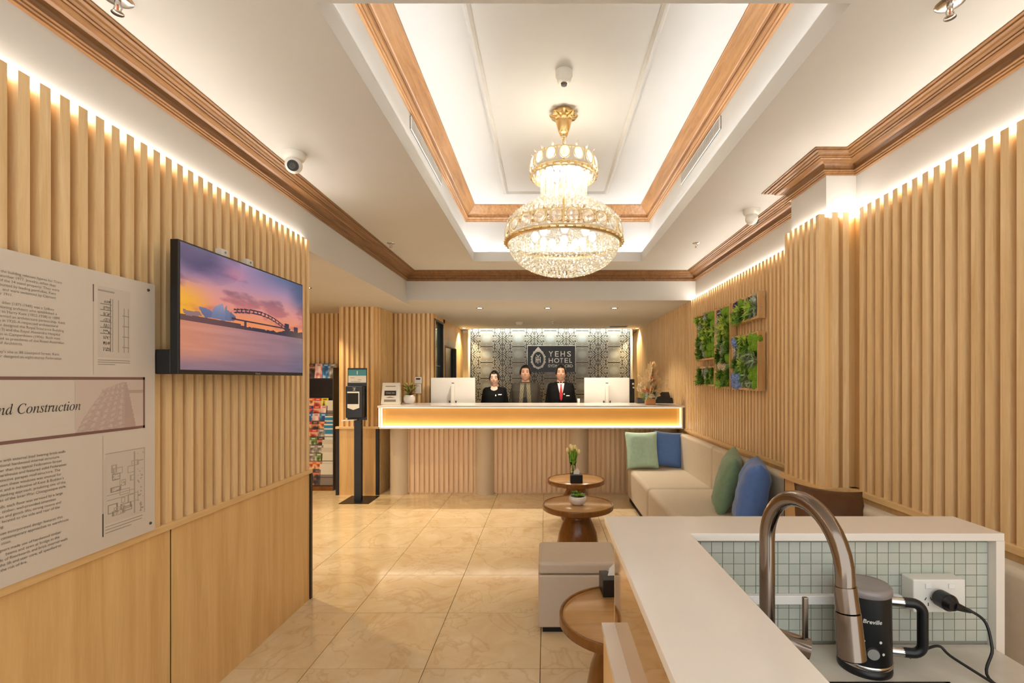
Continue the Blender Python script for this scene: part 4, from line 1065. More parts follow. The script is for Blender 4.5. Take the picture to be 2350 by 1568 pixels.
# heading panel with frame and faded building picture
hz1 = PB(332, 866)[1]; hz0 = PB(332, 982)[1]; hy1 = PB(332, 900)[0]
for q in ((.78, hy1, hz1-.010, hz1), (.78, hy1, hz0, hz0+.010), (hy1-.008, hy1, hz0, hz1), (.78, .788, hz0, hz1)): bt_rect(*q, 'maroon', 'heading_frame', .0009)
HEAD = ''.join(chr(0x1D44E+ord(c)-97) if c.islower() else (chr(0x1D434+ord(c)-65) if c.isupper() else c) for c in 'and Construction')     # italic serif letters
bt_text(HEAD, PB(186, 900)[0], PB(186, 938)[1]-.004, .043, 'ink_dark', 'RIGHT', 0, .88, 0, 'heading')
def facade(u, v):
    bg = (204, 186, 172)
    r = (194, 173, 161); dk = (184, 160, 149); lt = (207, 190, 176)
    edge_l = .02+.50*v**1.3 if v < .72 else .34+.3*(v-.72)
    roof = .95-.9*max(0, .66-u)*.55
    if u < edge_l or v > roof: return (207, 190, 176) if u < .86 else (206, 188, 176)
    if u > .70+.16*(1-v)+.02:
        return (188, 162, 150) if (int(v*14) % 5 == 0 and v > .6) else (206, 188, 175)
    if u > .70-.10*(1-v)*0+.0:
        return dk
    s = (u-edge_l)/(max(.05, .70-edge_l)); win = (s*5.0) % 1; row = ((v-.25*u)*9) % 1
    if .2 < win < .62 and .2 < row < .75: return mixc(lt, (196, 176, 162), fbm(u*30, v*30, 2)+.5)
    return mixc(r, dk, (mnoise.noise(Vector((u*24, v*24, 0)))+.5)*.8)
py0 = PB(172, 990)[0]
me = raster(hy1-.008-py0, hz1-hz0-.02, 70, 60, facade, 'print_paper'); put('picture', me, bt, 0, 2, (.0007, py0, hz0+.010), (0, 0, pi/2))
def section(u, v):
    bg = (206, 195, 180); ln = (128, 118, 108)
    if .06 < u < .97 and .08 < v < .84:
        if u < .42:
            row = (v-.08)/.76*9; fr = row % 1
            if fr < .08: return ln
            if (.15 < u < .36) and .15 < fr < .7:
                q = mnoise.noise(Vector((u*42, row*2.3, 5)))
                return (66, 58, 52) if q > .18+.25*(row/9) else ((150, 140, 128) if q > -.1 else bg)
            if abs(u-.37) < .014: return (110, 100, 92)
            return bg
        row = (v-.08)/(.76 if u < .75 else .62)*(8); fr = row % 1
        if u > .75 and v > .74: return bg
        if fr < .09 or abs(u-.62) < .012 or abs(u-.80) < .01 or abs(u-.94) < .014 or abs(u-.44) < .01: return (150, 140, 128)
        return bg
    if .90 < v < .95 and u < .5: return (164, 152, 140) if abs(v-.94) < .012 else bg
    return bg
a0, a1 = PB(224, 700)[0], PB(298, 700)[0]; zt, zb_ = PB(224, 655)[1], PB(224, 820)[1]
me = raster(a1-a0, zt-zb_, 44, 84, section, 'print_paper'); put('drawing', me, bt, 0, 2, (.0007, a0, zb_), (0, 0, pi/2))
_rp = random.Random(21)
ROOMS = [(_rp.uniform(.06, .7), _rp.uniform(.06, .85), _rp.uniform(.08, .25), _rp.uniform(.04, .12)) for _ in range(16)]
def plan(u, v):
    bg = (206, 195, 180); ln = (172, 160, 146)
    if not (.03 < u < .97 and .03 < v < .97): return ln if (u > .985 or v > .985) else bg
    for i, (x, y, w, h) in enumerate(ROOMS):
        if x-.012 < u < x+w+.012 and y-.006 < v < y+h+.006 and not (x+.012 < u < x+w-.012 and y+.006 < v < y+h-.006): return ln if i % 3 else (146, 135, 122)
        if i % 4 == 0 and x < u < x+w and y < v < y+h and mnoise.noise(Vector((u*40, v*60, i))) > .1: return (168, 156, 142)
    if abs(u-.72) < .012 or (abs(v-.40) < .006 and u < .72) or (abs(v-.33) < .006 and u < .72): return ln
    if u > .8 and mnoise.noise(Vector((u*14, v*30, 2))) > .33: return (160, 149, 135)
    return bg
a0, a1 = PB(241, 1100)[0], PB(332, 1100)[0]; zt, zb_ = PB(241, 1042)[1], PB(241, 1205)[1]
me = raster(a1-a0, zt-zb_, 50, 84, plan, 'print_paper'); put('drawing', me, bt, 0, 2, (.0007, a0, zb_), (0, 0, pi/2))
for k, (w_, zc) in enumerate(((74, 826), (74, 831), (40, 836))):
    y_, z_ = PB(224, zc); bt_rect(y_, PB(224+w_, 700)[0], z_-.001, z_+.001, 'ink', 'caption')
for k, w_ in enumerate((86, 84, 60)):
    y_, z_ = PB(241, 1211+7*k); bt_rect(y_, PB(241+w_, 700)[0], z_-.001, z_+.001, 'ink', 'caption')
y_ = PB(214, 700)[0]; bt_rect(y_-.002, y_+.002, PB(214, 692)[1], PB(214, 652)[1], 'rust', 'rule'); bt_rect(y_-.0004, y_+.0004, PB(214, 860)[1], PB(214, 692)[1], 'maroon', 'rule')
y_ = PB(236, 700)[0]; bt_rect(y_-.0022, y_+.0022, PB(236, 1233)[1], PB(236, 1180)[1], 'ink_dark', 'rule'); bt_rect(y_-.0004, y_+.0004, PB(236, 1180)[1], PB(236, 1000)[1], 'maroon', 'rule')
for x, y in ((340, 666), (345, 1201)):
    Y, Z = PB(x, y); b = MB(); b.cyl((0, Y, Z), (.004, Y, Z), .006, .004, 12); b.build('screw', 'dark_grey', bt)
# ================================================================ bar with raised stone ledge
ZB = 1.10
bar = thing('bar_counter', 'L-shaped raised bar with white stone top and mirrored side', 'bar', (0, 0, 0))
def polyprism(poly, z0, z1):
    n = len(poly); b = MB(); v = [(x, y, z0) for x, y in poly]+[(x, y, z1) for x, y in poly]
    b.add(v, [tuple(range(n-1, -1, -1)), tuple(range(n, 2*n))]+[(i, (i+1) % n, n+(i+1) % n, n+i) for i in range(n)]); return b
polyprism([(.171, .12), (.375, .12), (.375, 1.266), (1.19, 1.266), (1.19, 1.427), (.171, 1.427)], ZB-.02, ZB).build('stone_top', 'stone_white', bar, .0015)
b = MB(); b.box(1.168, 1.19, 1.266, 1.427, 0, ZB-.02); b.build('end_leg', 'stone_white', bar)
b = MB(); b.box(.2005, .362, .13, 1.40, 0, ZB-.02); b.build('carcass', 'white_gloss', bar)
b = MB(); b.box(.362, 1.168, 1.30, 1.40, 0, ZB-.02); b.build('carcass', 'white_gloss', bar)
b = MB(); b.box(.1975, .2005, .13, 1.40, .80, ZB-.02); b.build('mirror_panel', 'bronze_mirror', bar)
b = MB(); b.box(.165, .2004, .13, 1.40, 0, .785); b.build('low_panel', 'wood_panel', bar)
b = MB(); b.box(.160, .1974, .13, 1.405, .785, .80); b.build('low_ledge', 'stone_white', bar)
b = MB(); b.box(.1974, 1.168, 1.4005, 1.41, 0, ZB-.02); b.build('rear_panel', 'wood_panel', bar)
b = MB(); b.box(.362, 1.168, 1.2925, 1.30, .80, ZB-.02); bs = b.build('backsplash', 'mosaic_grout', bar)
q = MB(); q.box(0, .0275, -.0025, 0, 0, .0275); tme = [q.mesh('mosaic', 'mosaic')]
for nm_, rgb in (('mosaic_b', (180, 184, 171)), ('mosaic_c', (188, 189, 177))):
    plain(nm_, rgb, .18); q = MB(); q.box(0, .0275, -.0025, 0, 0, .0275); tme.append(q.mesh('mosaic', nm_))
for i in range(27):
    for j in range(9):
        put('mosaic_tile', random.choice(tme), bs, 0, 2, (.380+.0292*i, 1.2925, .8085+.0292*j))
b = MB(); b.box(.376, .93, 1.272, 1.2899, .912, .935); b.build('splash_ledge', 'white_gloss', bar, .002)

kc = thing('kitchen_counter', 'low marble worktop inside the bar with a dark sink', 'counter', (.77, .74, 0))
b = MB()                                                     # worktop with sink cut-out
sx0, sx1, sy0, sy1 = -.25, .16, -.28, .385
b.box(-.407, sx0, -.5, .548, .775, .80); b.box(sx1, .396, -.5, .548, .775, .80); b.box(sx0, sx1, -.5, sy0, .775, .80); b.box(sx0, sx1, sy1, .548, .775, .80)
b.build('worktop', 'marble', kc)
b = MB(); b.box(-.405, .394, -.48, .54, 0, .62); b.build('cabinet', 'white_gloss', kc)
b = MB(); e = .012
b.box(sx0, sx0+e, sy0, sy1, .63, .803); b.box(sx1-e, sx1, sy0, sy1, .63, .803); b.box(sx0, sx1, sy0, sy0+e, .63, .803); b.box(sx0, sx1, sy1-e, sy1, .63, .803); b.box(sx0, sx1, sy0, sy1, .63, .64)
b.build('sink', 'black_plastic', kc)
b = MB(); b.box(sx0+.012, sx1-.012, sy1-.04, sy1-.028, .792, .80); b.build('sink_rail', 'chrome', kc)
b = MB(); b.cyl((-.04, .05, .64), (-.04, .05, .645), .045, .04, 20); b.build('drain', 'chrome', kc)

# ---- faucet
fa = thing('kitchen_faucet', 'tall bronze gooseneck tap with pull-out spray head', 'tap', (.444, .98, .80))
bx, by = (.478-.444), (.78-.98); ln = sqrt(bx*bx+by*by); ux, uy = bx/ln, by/ln; R = ln/2
b = MB(); b.lathe([(.0005, 0), (.028, 0), (.028, .006), (.024, .012), (.0235, .19), (.020, .2), (.0145, .205)], 24); b.build('body', 'faucet_bronze', fa)
pts = [(0, 0, .20), (0, 0, .28), (0, 0, .36)]
zc = .483-R
for k in range(0, 19):
    a = pi*k/18; d = R-R*cos(a); pts.append((ux*d, uy*d, zc+R*sin(a)))
pts += [(ux*ln, uy*ln, zc-.015)]
b = MB(); b.tube(pts, .0145, 20, False); b.build('neck', 'faucet_bronze', fa)
hx, hy = ux*ln, uy*ln
b = MB(); b.cyl((hx, hy, zc-.012), (hx+.002, hy-.004, .332), .0165, .0175, 20); b.build('collar', 'faucet_bronze', fa)
b = MB(); b.cyl((hx+.002, hy-.004, .330), (hx+.004, hy-.010, .262), .0185, .0205, 20); b.build('spray_head', 'faucet_bronze', fa)
b = MB(); b.cyl((hx+.004, hy-.010, .262), (hx+.0042, hy-.0105, .258), .017, .016, 20); b.build('nozzle', 'black_plastic', fa)
b = MB(); b.cyl((.012, -.005, .185), (.070, -.030, .175), .019, .019, 20); b.build('valve', 'faucet_bronze', fa)
b = MB(); b.box(-.005, .005, -.004, .004, 0, .085, Matrix.Translation((.062, -.027, .19))); b.build('lever', 'faucet_bronze', fa, .002)

# ---- milk frother with cord
mf = thing('milk_frother', 'black electric milk frother with grey lid and side handle on the worktop', 'milk frother', (.776, 1.19, .80), 0)
r = .0575
b = MB(); b.lathe([(.0005, 0), (r, 0), (r+.001, .004), (r, .018), (.0005, .018)], 40); b.build('base', 'black_plastic', mf)
b = MB(); b.lathe([(r, .018), (r+.0018, .020), (r+.0018, .026), (r, .028)], 40); b.build('base_ring', 'chrome', mf)
b = MB(); b.lathe([(r, .028), (r-.001, .10), (r-.002, .185)], 40); b.build('jug', 'black_plastic', mf)
b = MB(); b.lathe([(r-.002, .185), (r+.0005, .187), (r+.0005, .200), (r-.004, .205), (r-.010, .203), (.0005, .202)], 40); b.build('lid', 'lid_grey', mf)
ha = -.22; hd = Vector((cos(ha), sin(ha), 0)); 
for z_ in (.165, .045):
    b = MB(); b.cyl(hd*(r-.004)+Vector((0, 0, z_)), hd*(r+.026)+Vector((0, 0, z_)), .0115, .0115, 18); b.build('handle_ferrule', 'chrome', mf)
pts = [hd*(r+.024)+Vector((0, 0, .165))]
for k in range(7): a = pi/2*k/6; pts.append(hd*(r+.045+.022*sin(a))+Vector((0, 0, .165-.022*(1-cos(a)))))
for k in range(7): a = pi/2*k/6; pts.append(hd*(r+.045+.022*cos(a))+Vector((0, 0, .067-.022*sin(a))))
pts.append(hd*(r+.024)+Vector((0, 0, .045)))
b = MB(); b.tube(pts, .0115, 16); b.build('handle', 'black_plastic', mf)
# dial and print on the camera side
fd_ = Vector((-.776, -1.19, 0)).normalized(); fs = Vector((-fd_.y, fd_.x, 0))
def on_jug(a, z_, off=.0): d = (fd_*cos(a)+fs*sin(a)); return d*(r-.0008+off)+Vector((0, 0, z_)), d
p, d = on_jug(.30, .062); b = MB(); b.cyl(p, p+d*.006, .014, .0128, 24); b.build('dial', 'dark_grey', mf)
p2 = p+d*.0062; b = MB(); b.cyl(p2-d*.0005, p2+d*.0003, .0125, .0125, 24); b.cyl(p2, p2+d*.001, .009, .009, 20); b.build('dial_face', 'grey_plastic', mf)
for a, z_ in ((-.02, .088), (.60, .088), (.72, .060)):
    p, d = on_jug(a, z_, .0); b = MB(); b.cyl(p, p+d*.0008, .0032, .0032, 10); b.build('mark', 'white_plastic', mf)
def jug_text(txt, z_, size, a0=0.12):
    me = text_mesh(txt, size, 'CENTER', .15, bold=.0002)
    for v in me.vertices:
        a = a0+v.co.x/r; dd = fd_*cos(a)+fs*sin(a); P = dd*(r-.0008)+Vector((0, 0, z_+v.co.y)); v.co = P
    me.materials.append(MATS['white_plastic']); put('maker_mark', me, mf)
jug_text('Breville', .130, .0135, .30)
# cord from the handle foot across the worktop to the wall plug
def smooth_path(P, n=8):
    P = [Vector(p) for p in P]; out = []
    for i in range(len(P)-1):
        p0, p1, p2, p3 = P[max(i-1, 0)], P[i], P[i+1], P[min(i+2, len(P)-1)]
        for k in range(n):
            t_ = k/n; out.append(.5*((2*p1)+(p2-p0)*t_+(2*p0-5*p1+4*p2-p3)*t_*t_+(3*p1-p0-3*p2+p3)*t_**3))
    out.append(P[-1]); return out
pe = Vector(PX(2180, 1385, 1.205)); O = Vector((.776, 1.19, .80))
cp = [hd*(r+.04)+Vector((0, 0, .034))]+[Vector(q)-O for q in (PX(2150, 1483, 1.19), PX(2190, 1512, 1.165), (1.03, 1.06, .805), (1.06, .93, .805), (1.10, .90, .806), (1.13, .98, .808), PX(2281, 1568, 1.11), PX(2277, 1490, 1.15), PX(2262, 1430, 1.17), PX(2228, 1403, 1.18))]+[pe-O+Vector((.018, -.012, -.008))]
b = MB(); b.tube(smooth_path(cp, 8), .0032, 10); b.build('cord', 'black_plastic', mf)
b = MB(); b.cyl(pe-O+Vector((0, .03, 0)), pe-O+Vector((0, .0, 0)), .021, .021, 24); b.cyl(pe-O, pe-O+Vector((0, -.014, -.001)), .021, .013, 24)
b.tube([pe-O+Vector((.004, -.008, -.002)), pe-O+Vector((.022, -.012, -.008)), pe-O+Vector((.040, -.012, -.014))], [.011, .0075, .005], 12); b.build('plug', 'black_plastic', mf)
# ---- power outlet
po = thing('power_outlet', 'white double power outlet on the mosaic backsplash', 'power outlet', (0, 1.2899, 0))
x0, x1, z0, z1 = XP(2093, 1.25), XP(2213, 1.25), ZP(1405, 1.25), ZP(1329, 1.25)
b = MB(); b.box(x0, x1, -.045, 0, z0, z1); b.build('plate', 'white_plastic', po, .004)
for k in (0, 1):
    cx_ = x0+(x1-x0)*(.28+.44*k)
    b = MB(); b.box(cx_-.008, cx_+.008, -.048, -.045, z1-.022, z1-.010); b.build('switch', 'white_gloss', po, .001)
    b = MB(); cz_ = z0+.030
    for dx, a in ((-.007, .5), (.007, -.5)): b.box(-.001, .001, -.0456, -.045, -.004, .004, Matrix.Translation((cx_+dx, 0, cz_+.006)) @ Matrix.Rotation(a, 4, 'Y'))
    b.box(cx_-.001, cx_+.001, -.0456, -.045, cz_-.012, cz_-.004); b.build('pin_slot', 'ink_dark', po)

# ================================================================ chandelier
ch = thing('crystal_chandelier', 'two-tier gold and crystal chandelier hanging from the tray ceiling', 'chandelier', (.124, 3.42, ZU))
def zz(z): return z-ZU
b = MB()
n = 48; prof = [(.005, 3.379), (.070, 3.379), (.078, 3.37), (.080, 3.356), (.092, 3.345), (.092, 3.338), (.062, 3.330), (.055, 3.30), (.045, 3.26), (.036, 3.235), (.030, 3.222), (.005, 3.219)]
v = []
for r_, z_ in prof:
    for i in range(n):
        a = 2*pi*i/n; k = (1+.10*cos(8*a)) if .08 < r_ else 1; zo = (.010*cos(8*a)) if r_ > .085 else 0
        v.append((r_*k*cos(a), r_*k*sin(a), zz(z_)+zo))
b.add(v, [(k*n+i, k*n+(i+1) % n, (k+1)*n+(i+1) % n, (k+1)*n+i) for k in range(len(prof)-1) for i in range(n)], True); b.build('canopy', 'gold', ch)
b = MB(); ring_pts = [(.022*cos(2*pi*k/20), 0, zz(3.215)+.022*sin(2*pi*k/20)) for k in range(21)]; b.tube(ring_pts, .005, 8, False); b.build('hanging_ring', 'gold', ch)
b = MB(); b.cyl((0, 0, zz(3.20)), (0, 0, zz(2.42)), .008, .008, 12); b.build('stem', 'gold', ch)
def tier(Rr, zb, zt, no, oh, name):
    b = MB(); b.lathe([(Rr*.97, zz(zb)), (Rr, zz(zb+.008)), (Rr*1.015, zz(zb+.02)), (Rr, zz(zb+.035)), (Rr*.985, zz(zb+.036)), (Rr*.985, zz(zb))], 64); b.build(name+'_band', 'gold_pale', ch)
    b = MB(); b.lathe([(Rr*.93, zz(zt)), (Rr*.95, zz(zt-.008)), (Rr*.93, zz(zt-.014)), (Rr*.91, zz(zt-.008)), (Rr*.93, zz(zt))], 64); b.build(name+'_rim', 'gold_pale', ch)
    # scalloped beads under the ovals
    sm_ = MB()
    for k in range(no*2):
        a = pi*k/no; c = Vector((Rr*1.012*cos(a), Rr*1.012*sin(a), zz(zb+.016))); sm_.sphere(c, (.010, .010, .008), 8, 6)
    sm_.build(name+'_scallop', 'gold', ch)
    w = 2*pi*Rr/no*.36; zc_ = (zb+.040+zt)/2; hh = (zt-zb-.040)/2*.92
    ov = MB(); m = 16
    v = [(0, -.012, 0)]+[(w*.62*cos(2*pi*i/m), -.010, hh*.62*sin(2*pi*i/m)) for i in range(m)]+[(w*.92*cos(2*pi*i/m), 0, hh*.92*sin(2*pi*i/m)) for i in range(m)]
    ov.add(v, [(0, 1+i, 1+(i+1) % m) for i in range(m)]+[(1+i, 1+m+i, 1+m+(i+1) % m, 1+(i+1) % m) for i in range(m)]); ovm = ov.mesh('oval_crystal', 'crystal')
    fr = MB(); fr.tube([(w*cos(2*pi*i/24), 0, hh*sin(2*pi*i/24)) for i in range(25)], .0032, 6, False)
    fr.tube([(w*1.32, 0, -hh*1.05), (w*1.32, -.006, 0), (w*1.32, 0, hh*1.05)], .0035, 6)
    frm = fr.mesh('oval_setting', 'gold_pale')
    for k in range(no):
        a = 2*pi*k/no+.1
        for me in (ovm, frm):
            rr = Rr*.985 if me is ovm else Rr*.99
            o = put('oval_crystal' if me is ovm else 'oval_setting', me, ch, 0, 2, (rr*cos(a), rr*sin(a), zz(zc_)), (-.18, 0, a+pi/2))
tier(.228, 2.905, 3.045, 15, .05, 'upper'); tier(.405, 2.435, 2.575, 24, .05, 'lower')
def gem(b, c, s, rnd=random):
    c = Vector(c); M = Matrix.Translation(c) @ Euler((rnd.random()*3, rnd.random()*3, rnd.random()*3)).to_matrix().to_4x4() @ Matrix.Scale(s, 4)
    b.add(GV, GF, False, M)
g_ = (1+sqrt(5))/2
bm = bmesh.new(); bmesh.ops.create_icosphere(bm, subdivisions=1, radius=1); GV = [tuple(v.co) for v in bm.verts]; GF = [tuple(v.index for v in f.verts) for f in bm.faces]; bm.free()
b = MB()                                                   # bowl of beads
for k in range(15):
    t_ = k/14; ang = (pi/2)*(1-t_)*.98; rr = .375*sin(ang)**.92; z_ = 2.43-.195*cos(ang)**1.1
    m = max(1, int(2*pi*rr/.0275))
    for i in range(m):
        a = 2*pi*(i+.5*(k % 2))/m; gem(b, (rr*cos(a), rr*sin(a), zz(z_)), .0118)
o = b.build('bead_bowl', 'crystal', ch); o['kind'] = 'stuff'
b = MB()                                                   # domed shoulder of crystals above the lower ring
for k in range(7):
    t_ = k/6; rr = .385-.235*t_; z_ = 2.585+.165*t_**.75; m = int(2*pi*rr/.042)
    for i in range(m):
        a = 2*pi*(i+.5*(k % 2))/m; gem(b, (rr*cos(a), rr*sin(a), zz(z_)), .0165)
o = b.build('bead_shoulder', 'crystal', ch); o['kind'] = 'stuff'
for k in range(22):                                        # large leaf crystals standing on both rings
    a = 2*pi*k/22; q = MB(); leaf_quad(q, (.375*cos(a), .375*sin(a), zz(2.575)), (cos(a)*.3, sin(a)*.3, 1), (-cos(a), -sin(a), 0), .05, .03); q.build('leaf_crystal', 'crystal', ch)
for k in range(16):
    a = 2*pi*k/16; q = MB(); leaf_quad(q, (.205*cos(a), .205*sin(a), zz(3.04)), (cos(a)*.6, sin(a)*.6, 1), (-cos(a), -sin(a), 0), .045, .022); q.build('leaf_crystal', 'crystal', ch)
pm = MB(); pm.lathe([(.001, 0), (.008, -.012), (.0085, -.16), (.001, -.185)], 6, smooth=False); pmm = pm.mesh('prism_drop', 'crystal')
for rr, m in ((.155, 26), (.11, 16)):
    for k in range(m):
        a = 2*pi*k/m; put('prism_drop', pmm, ch, 0, 2, (rr*cos(a), rr*sin(a), zz(2.93)))
b = MB()
for k in range(20): a = 2*pi*k/20; gem(b, (.185*cos(a), .185*sin(a), zz(2.905)), .018)
for k in range(24): a = 2*pi*k/24; gem(b, (.07*cos(a), .07*sin(a), zz(2.80)), .012)
o = b.build('bead_ring', 'crystal', ch); o['kind'] = 'stuff'
for rr, m, z_ in ((.20, 8, 2.50), (.08, 4, 2.45), (.10, 6, 2.96)):
    for k in range(m):
        a = 2*pi*k/m; q = MB(); q.sphere((rr*cos(a), rr*sin(a), zz(z_)), (.026, .026, .036), 12, 8); q.build('light_bulb', 'bulb' if z_ > 2.7 else 'bulb_low', ch)

# ================================================================ hand sanitiser stand
hs = thing('sanitiser_stand', 'black hand sanitiser dispenser on a tall pole with a teal notice', 'sanitiser stand', (XP(819, 6.0), 6.05, 0))
b = MB(); b.box(-.17, .19, -.18, .22, 0, .006); b.build('base_plate', 'black_plastic', hs, .001)
b = MB(); b.box(-.042, .042, -.03, .03, .006, 1.62); b.build('pole', 'black_plastic', hs)
b = MB(); b.box(-.118, .118, -.05, -.03, 1.0, 1.46); b.build('back_plate', 'black_plastic', hs, .003)
b = MB(); b.box(-.105, .105, -.14, -.05, 1.03, 1.42); b.build('dispenser', 'black_plastic', hs, .012)
b = MB(); b.box(-.082, .064, -.1408, -.140, 1.335, 1.352); b.box(.054, .064, -.1408, -.140, 1.2, 1.335); b.build('window_frame', 'white_plastic', hs)
b = MB(); b.prism([(-.080, 1.20), (.064, 1.20), (.064, 1.155), (-.008, 1.13), (-.080, 1.155)], -.1412, -.140); b.build('level_window', 'white_plastic', hs)
b = MB(); b.box(-.078, .052, -.1405, -.140, 1.205, 1.33); b.build('window', 'black_matte', hs)
b = MB(); b.prism([(-.025, 1.40), (.025, 1.40), (.010, 1.385), (.018, 1.365), (-.018, 1.365), (.006, 1.385)], -.1409, -.140); b.build('maker_mark', 'grey_plastic', hs)
b = MB(); b.box(-.09, .07, -.155, -.06, 1.0, 1.012, Matrix.Rotation(-.06, 4, 'Y')); b.build('drip_tray', 'white_plastic', hs, .002)
b = MB(); b.box(-.118, .118, -.036, -.03, 1.46, 1.64); b.build('notice_holder', 'black_plastic', hs)
b = MB(); b.box(-.110, .110, -.0375, -.036, 1.545, 1.62); b.build('notice_top', 'teal_print', hs)
b = MB(); b.box(-.110, .110, -.0375, -.036, 1.46, 1.545); b.build('notice_text', 'paper', hs)
b = MB(); b.box(-.005, .005, -.0382, -.0375, 1.56, 1.605); b.build('notice_drop', 'sign_white', hs)
for k, (x_, w_) in enumerate(((-.06, .05), (.03, .04), (-.02, .12))):
    b = MB(); b.box(x_-w_/2, x_+w_/2, -.0382, -.0375, 1.515-.022*k, 1.521-.022*k); b.build('notice_line', 'grey_plastic', hs)

# ================================================================ brochure rack
rx0, rx1 = -3.46, -2.87
rk = thing('brochure_rack', 'tall stepped rack of travel brochures beside the timber pier', 'rack', (0, 6.93, 0))
b = MB(); b.box(rx0, rx1, -.02, 0, 0, 1.66); b.build('back', 'dark_grey', rk)
b = MB(); b.box(rx0, rx1, -.36, 0, 0, .06); b.build('plinth', 'wood_stem', rk)
NR = 10
rowz = [.10+.107*k for k in range(NR)]
for k in range(NR+1):
    z_ = .07+.107*k if k < NR else 1.515; y_ = -.34+.026*k
    b = MB(); b.box(rx0, rx1, y_-.012, y_+.014 if k < NR else -.02, z_-.006, z_); b.build('shelf', 'dark_grey', rk)
for x_ in (rx0-.008, rx1):
    b = MB(); b.box(x_, x_+.008, -.36, 0, 0, 1.66); b.build('side', 'dark_grey', rk)
PALS = {'red': ((190, 58, 46), (214, 170, 140), (104, 36, 34)), 'orange': ((206, 108, 58), (226, 190, 150), (110, 66, 50)), 'blue': ((52, 116, 178), (200, 220, 236), (30, 60, 110)),
        'green': ((96, 124, 72), (214, 214, 180), (50, 60, 40)), 'grey': ((146, 140, 134), (222, 214, 204), (74, 66, 62)), 'dark': ((60, 50, 48), (196, 120, 90), (26, 20, 24)),
        'yellow': ((214, 190, 50), (60, 60, 30), (236, 226, 150)), 'pink': ((224, 190, 184), (180, 90, 100), (240, 226, 220)), 'navy': ((36, 44, 104), (220, 90, 70), (180, 190, 220))}
bro = {}
for name, pal in PALS.items():
    def fn(u, v, pal=pal, name=name):
        q = mnoise.noise(Vector((u*2.2+len(name)*3.1, v*3.2, ord(name[0])*1.37)))
        if v > .80: return pal[0] if not (.2 < u < .8 and .86 < v < .92) else pal[1]
        return mixc(mixc(pal[0], pal[1], smoothstep(-.1, .35, q)), pal[2], smoothstep(.05, .4, -q)*.8)
    bro[name] = raster(.098, .205, 8, 16, fn, 'print')
wht = raster(.2, .28, 10, 14, lambda u, v: (214, 206, 188) if v < .8 or .3 < v % .2 else (196, 188, 170), 'print')
wblue = raster(.2, .28, 10, 14, lambda u, v: (40, 128, 172) if .50 < v < .72 or .80 < v < .96 else (216, 214, 204), 'print')
wpic = raster(.2, .28, 10, 14, lambda u, v: (214, 206, 190) if v > .5 else mixc((150, 120, 70), (110, 116, 150), .5+.5*mnoise.noise(Vector((u*5, v*5, 0)))), 'print')
def brochure(me, x, z, y, label, grp, w):
    t = put('brochure', me, None, 0, 2, (x, 6.93+y, z), (radians(-7), 0, 0)); tag(t, label, 'brochure', grp)
    b = MB(); h_ = .205 if w < .15 else .28; b.box(0, w, .0005, .006, 0, h_); b.build('pages', 'paper', t)
seq = ['orange', 'red', 'yellow', 'navy', 'blue', 'pink', 'grey', 'dark', 'red', 'orange', 'green', 'grey', 'grey', 'pink', 'dark', 'grey', 'green', 'orange', 'grey', 'dark', 'dark']
ROWN = ['lowest', 'second', 'third', 'fourth', 'fifth', 'sixth', 'seventh', 'eighth', 'ninth', 'tenth']
order = [['dark', 'grey', 'dark', 'dark'], ['grey', 'grey', 'orange', 'orange'], ['grey', 'dark', 'grey', 'green'], ['green', 'pink', 'grey', 'grey'], ['grey', 'green', 'green', 'dark'], ['red', 'red', 'red', 'grey'], ['dark', 'red', 'dark', 'orange'], ['blue', 'blue', 'pink', 'blue'], ['navy', 'navy', 'red', 'pink'], ['orange', 'orange', 'red', 'yellow']]
for k in range(NR):
    for c in range(4 if k < 10 else 6):
        x_ = rx0+.008+.1*c
        if x_ > rx1-.2: continue
        nme = order[k][c]
        brochure(bro[nme], x_, .0715+.107*k, -.335+.026*k, '%s travel brochure in the %s row of the rack above its plinth' % ({'dark': 'near-black', 'navy': 'navy and red'}.get(nme, nme), ROWN[k]), '%s brochures in the %s rack row' % (nme, ROWN[k]), .098)
for k, me, lab in ((0, wpic, 'large pale booklet with a landscape photo on the rack bottom shelf'), (2, wht, 'cream booklet in the third row of the rack'), (3, wht, 'cream booklet in the fourth row of the rack'), (5, wblue, 'large blue-banded booklet in the sixth row of the rack'), (6, wblue, 'large blue-banded booklet in the seventh row of the rack'), (8, wpic, 'large white booklet with a picture strip high in the rack')):
    g = None
    brochure(me, rx1-.203, .0715+.107*k, -.335+.026*k, lab, g, .2)
for c, nme in enumerate(('grey', 'dark', 'pink', 'blue', 'grey', 'blue')):
    if rx0+.008+.1*c > rx1-.1: continue
    brochure(bro[nme], rx0+.008+.1*c, 1.517, -.07, {'grey': 'grey travel brochure on the top shelf of the rack', 'dark': 'dark portrait brochure on the top shelf of the rack', 'pink': 'pale pink brochure on the top shelf of the rack', 'blue': 'bright blue brochure on the top shelf of the rack'}[nme], 'top shelf %s brochures' % nme, .098)
t = thing('rack_screen', 'black switched-off screen set into the brochure rack', 'screen', (rx0+.24, 6.86, 1.27))
b = MB(); b.box(-.215, .30, -.03, .02, 0, .235); b.build('bezel', 'black_plastic', t, .004)
b = MB(); b.box(-.205, .29, -.0306, -.03, .01, .225); b.build('screen', 'door_black', t)
b = MB(); b.box(-.05, .05, .02, .048, .05, .18); b.build('bracket', 'black_matte', t)
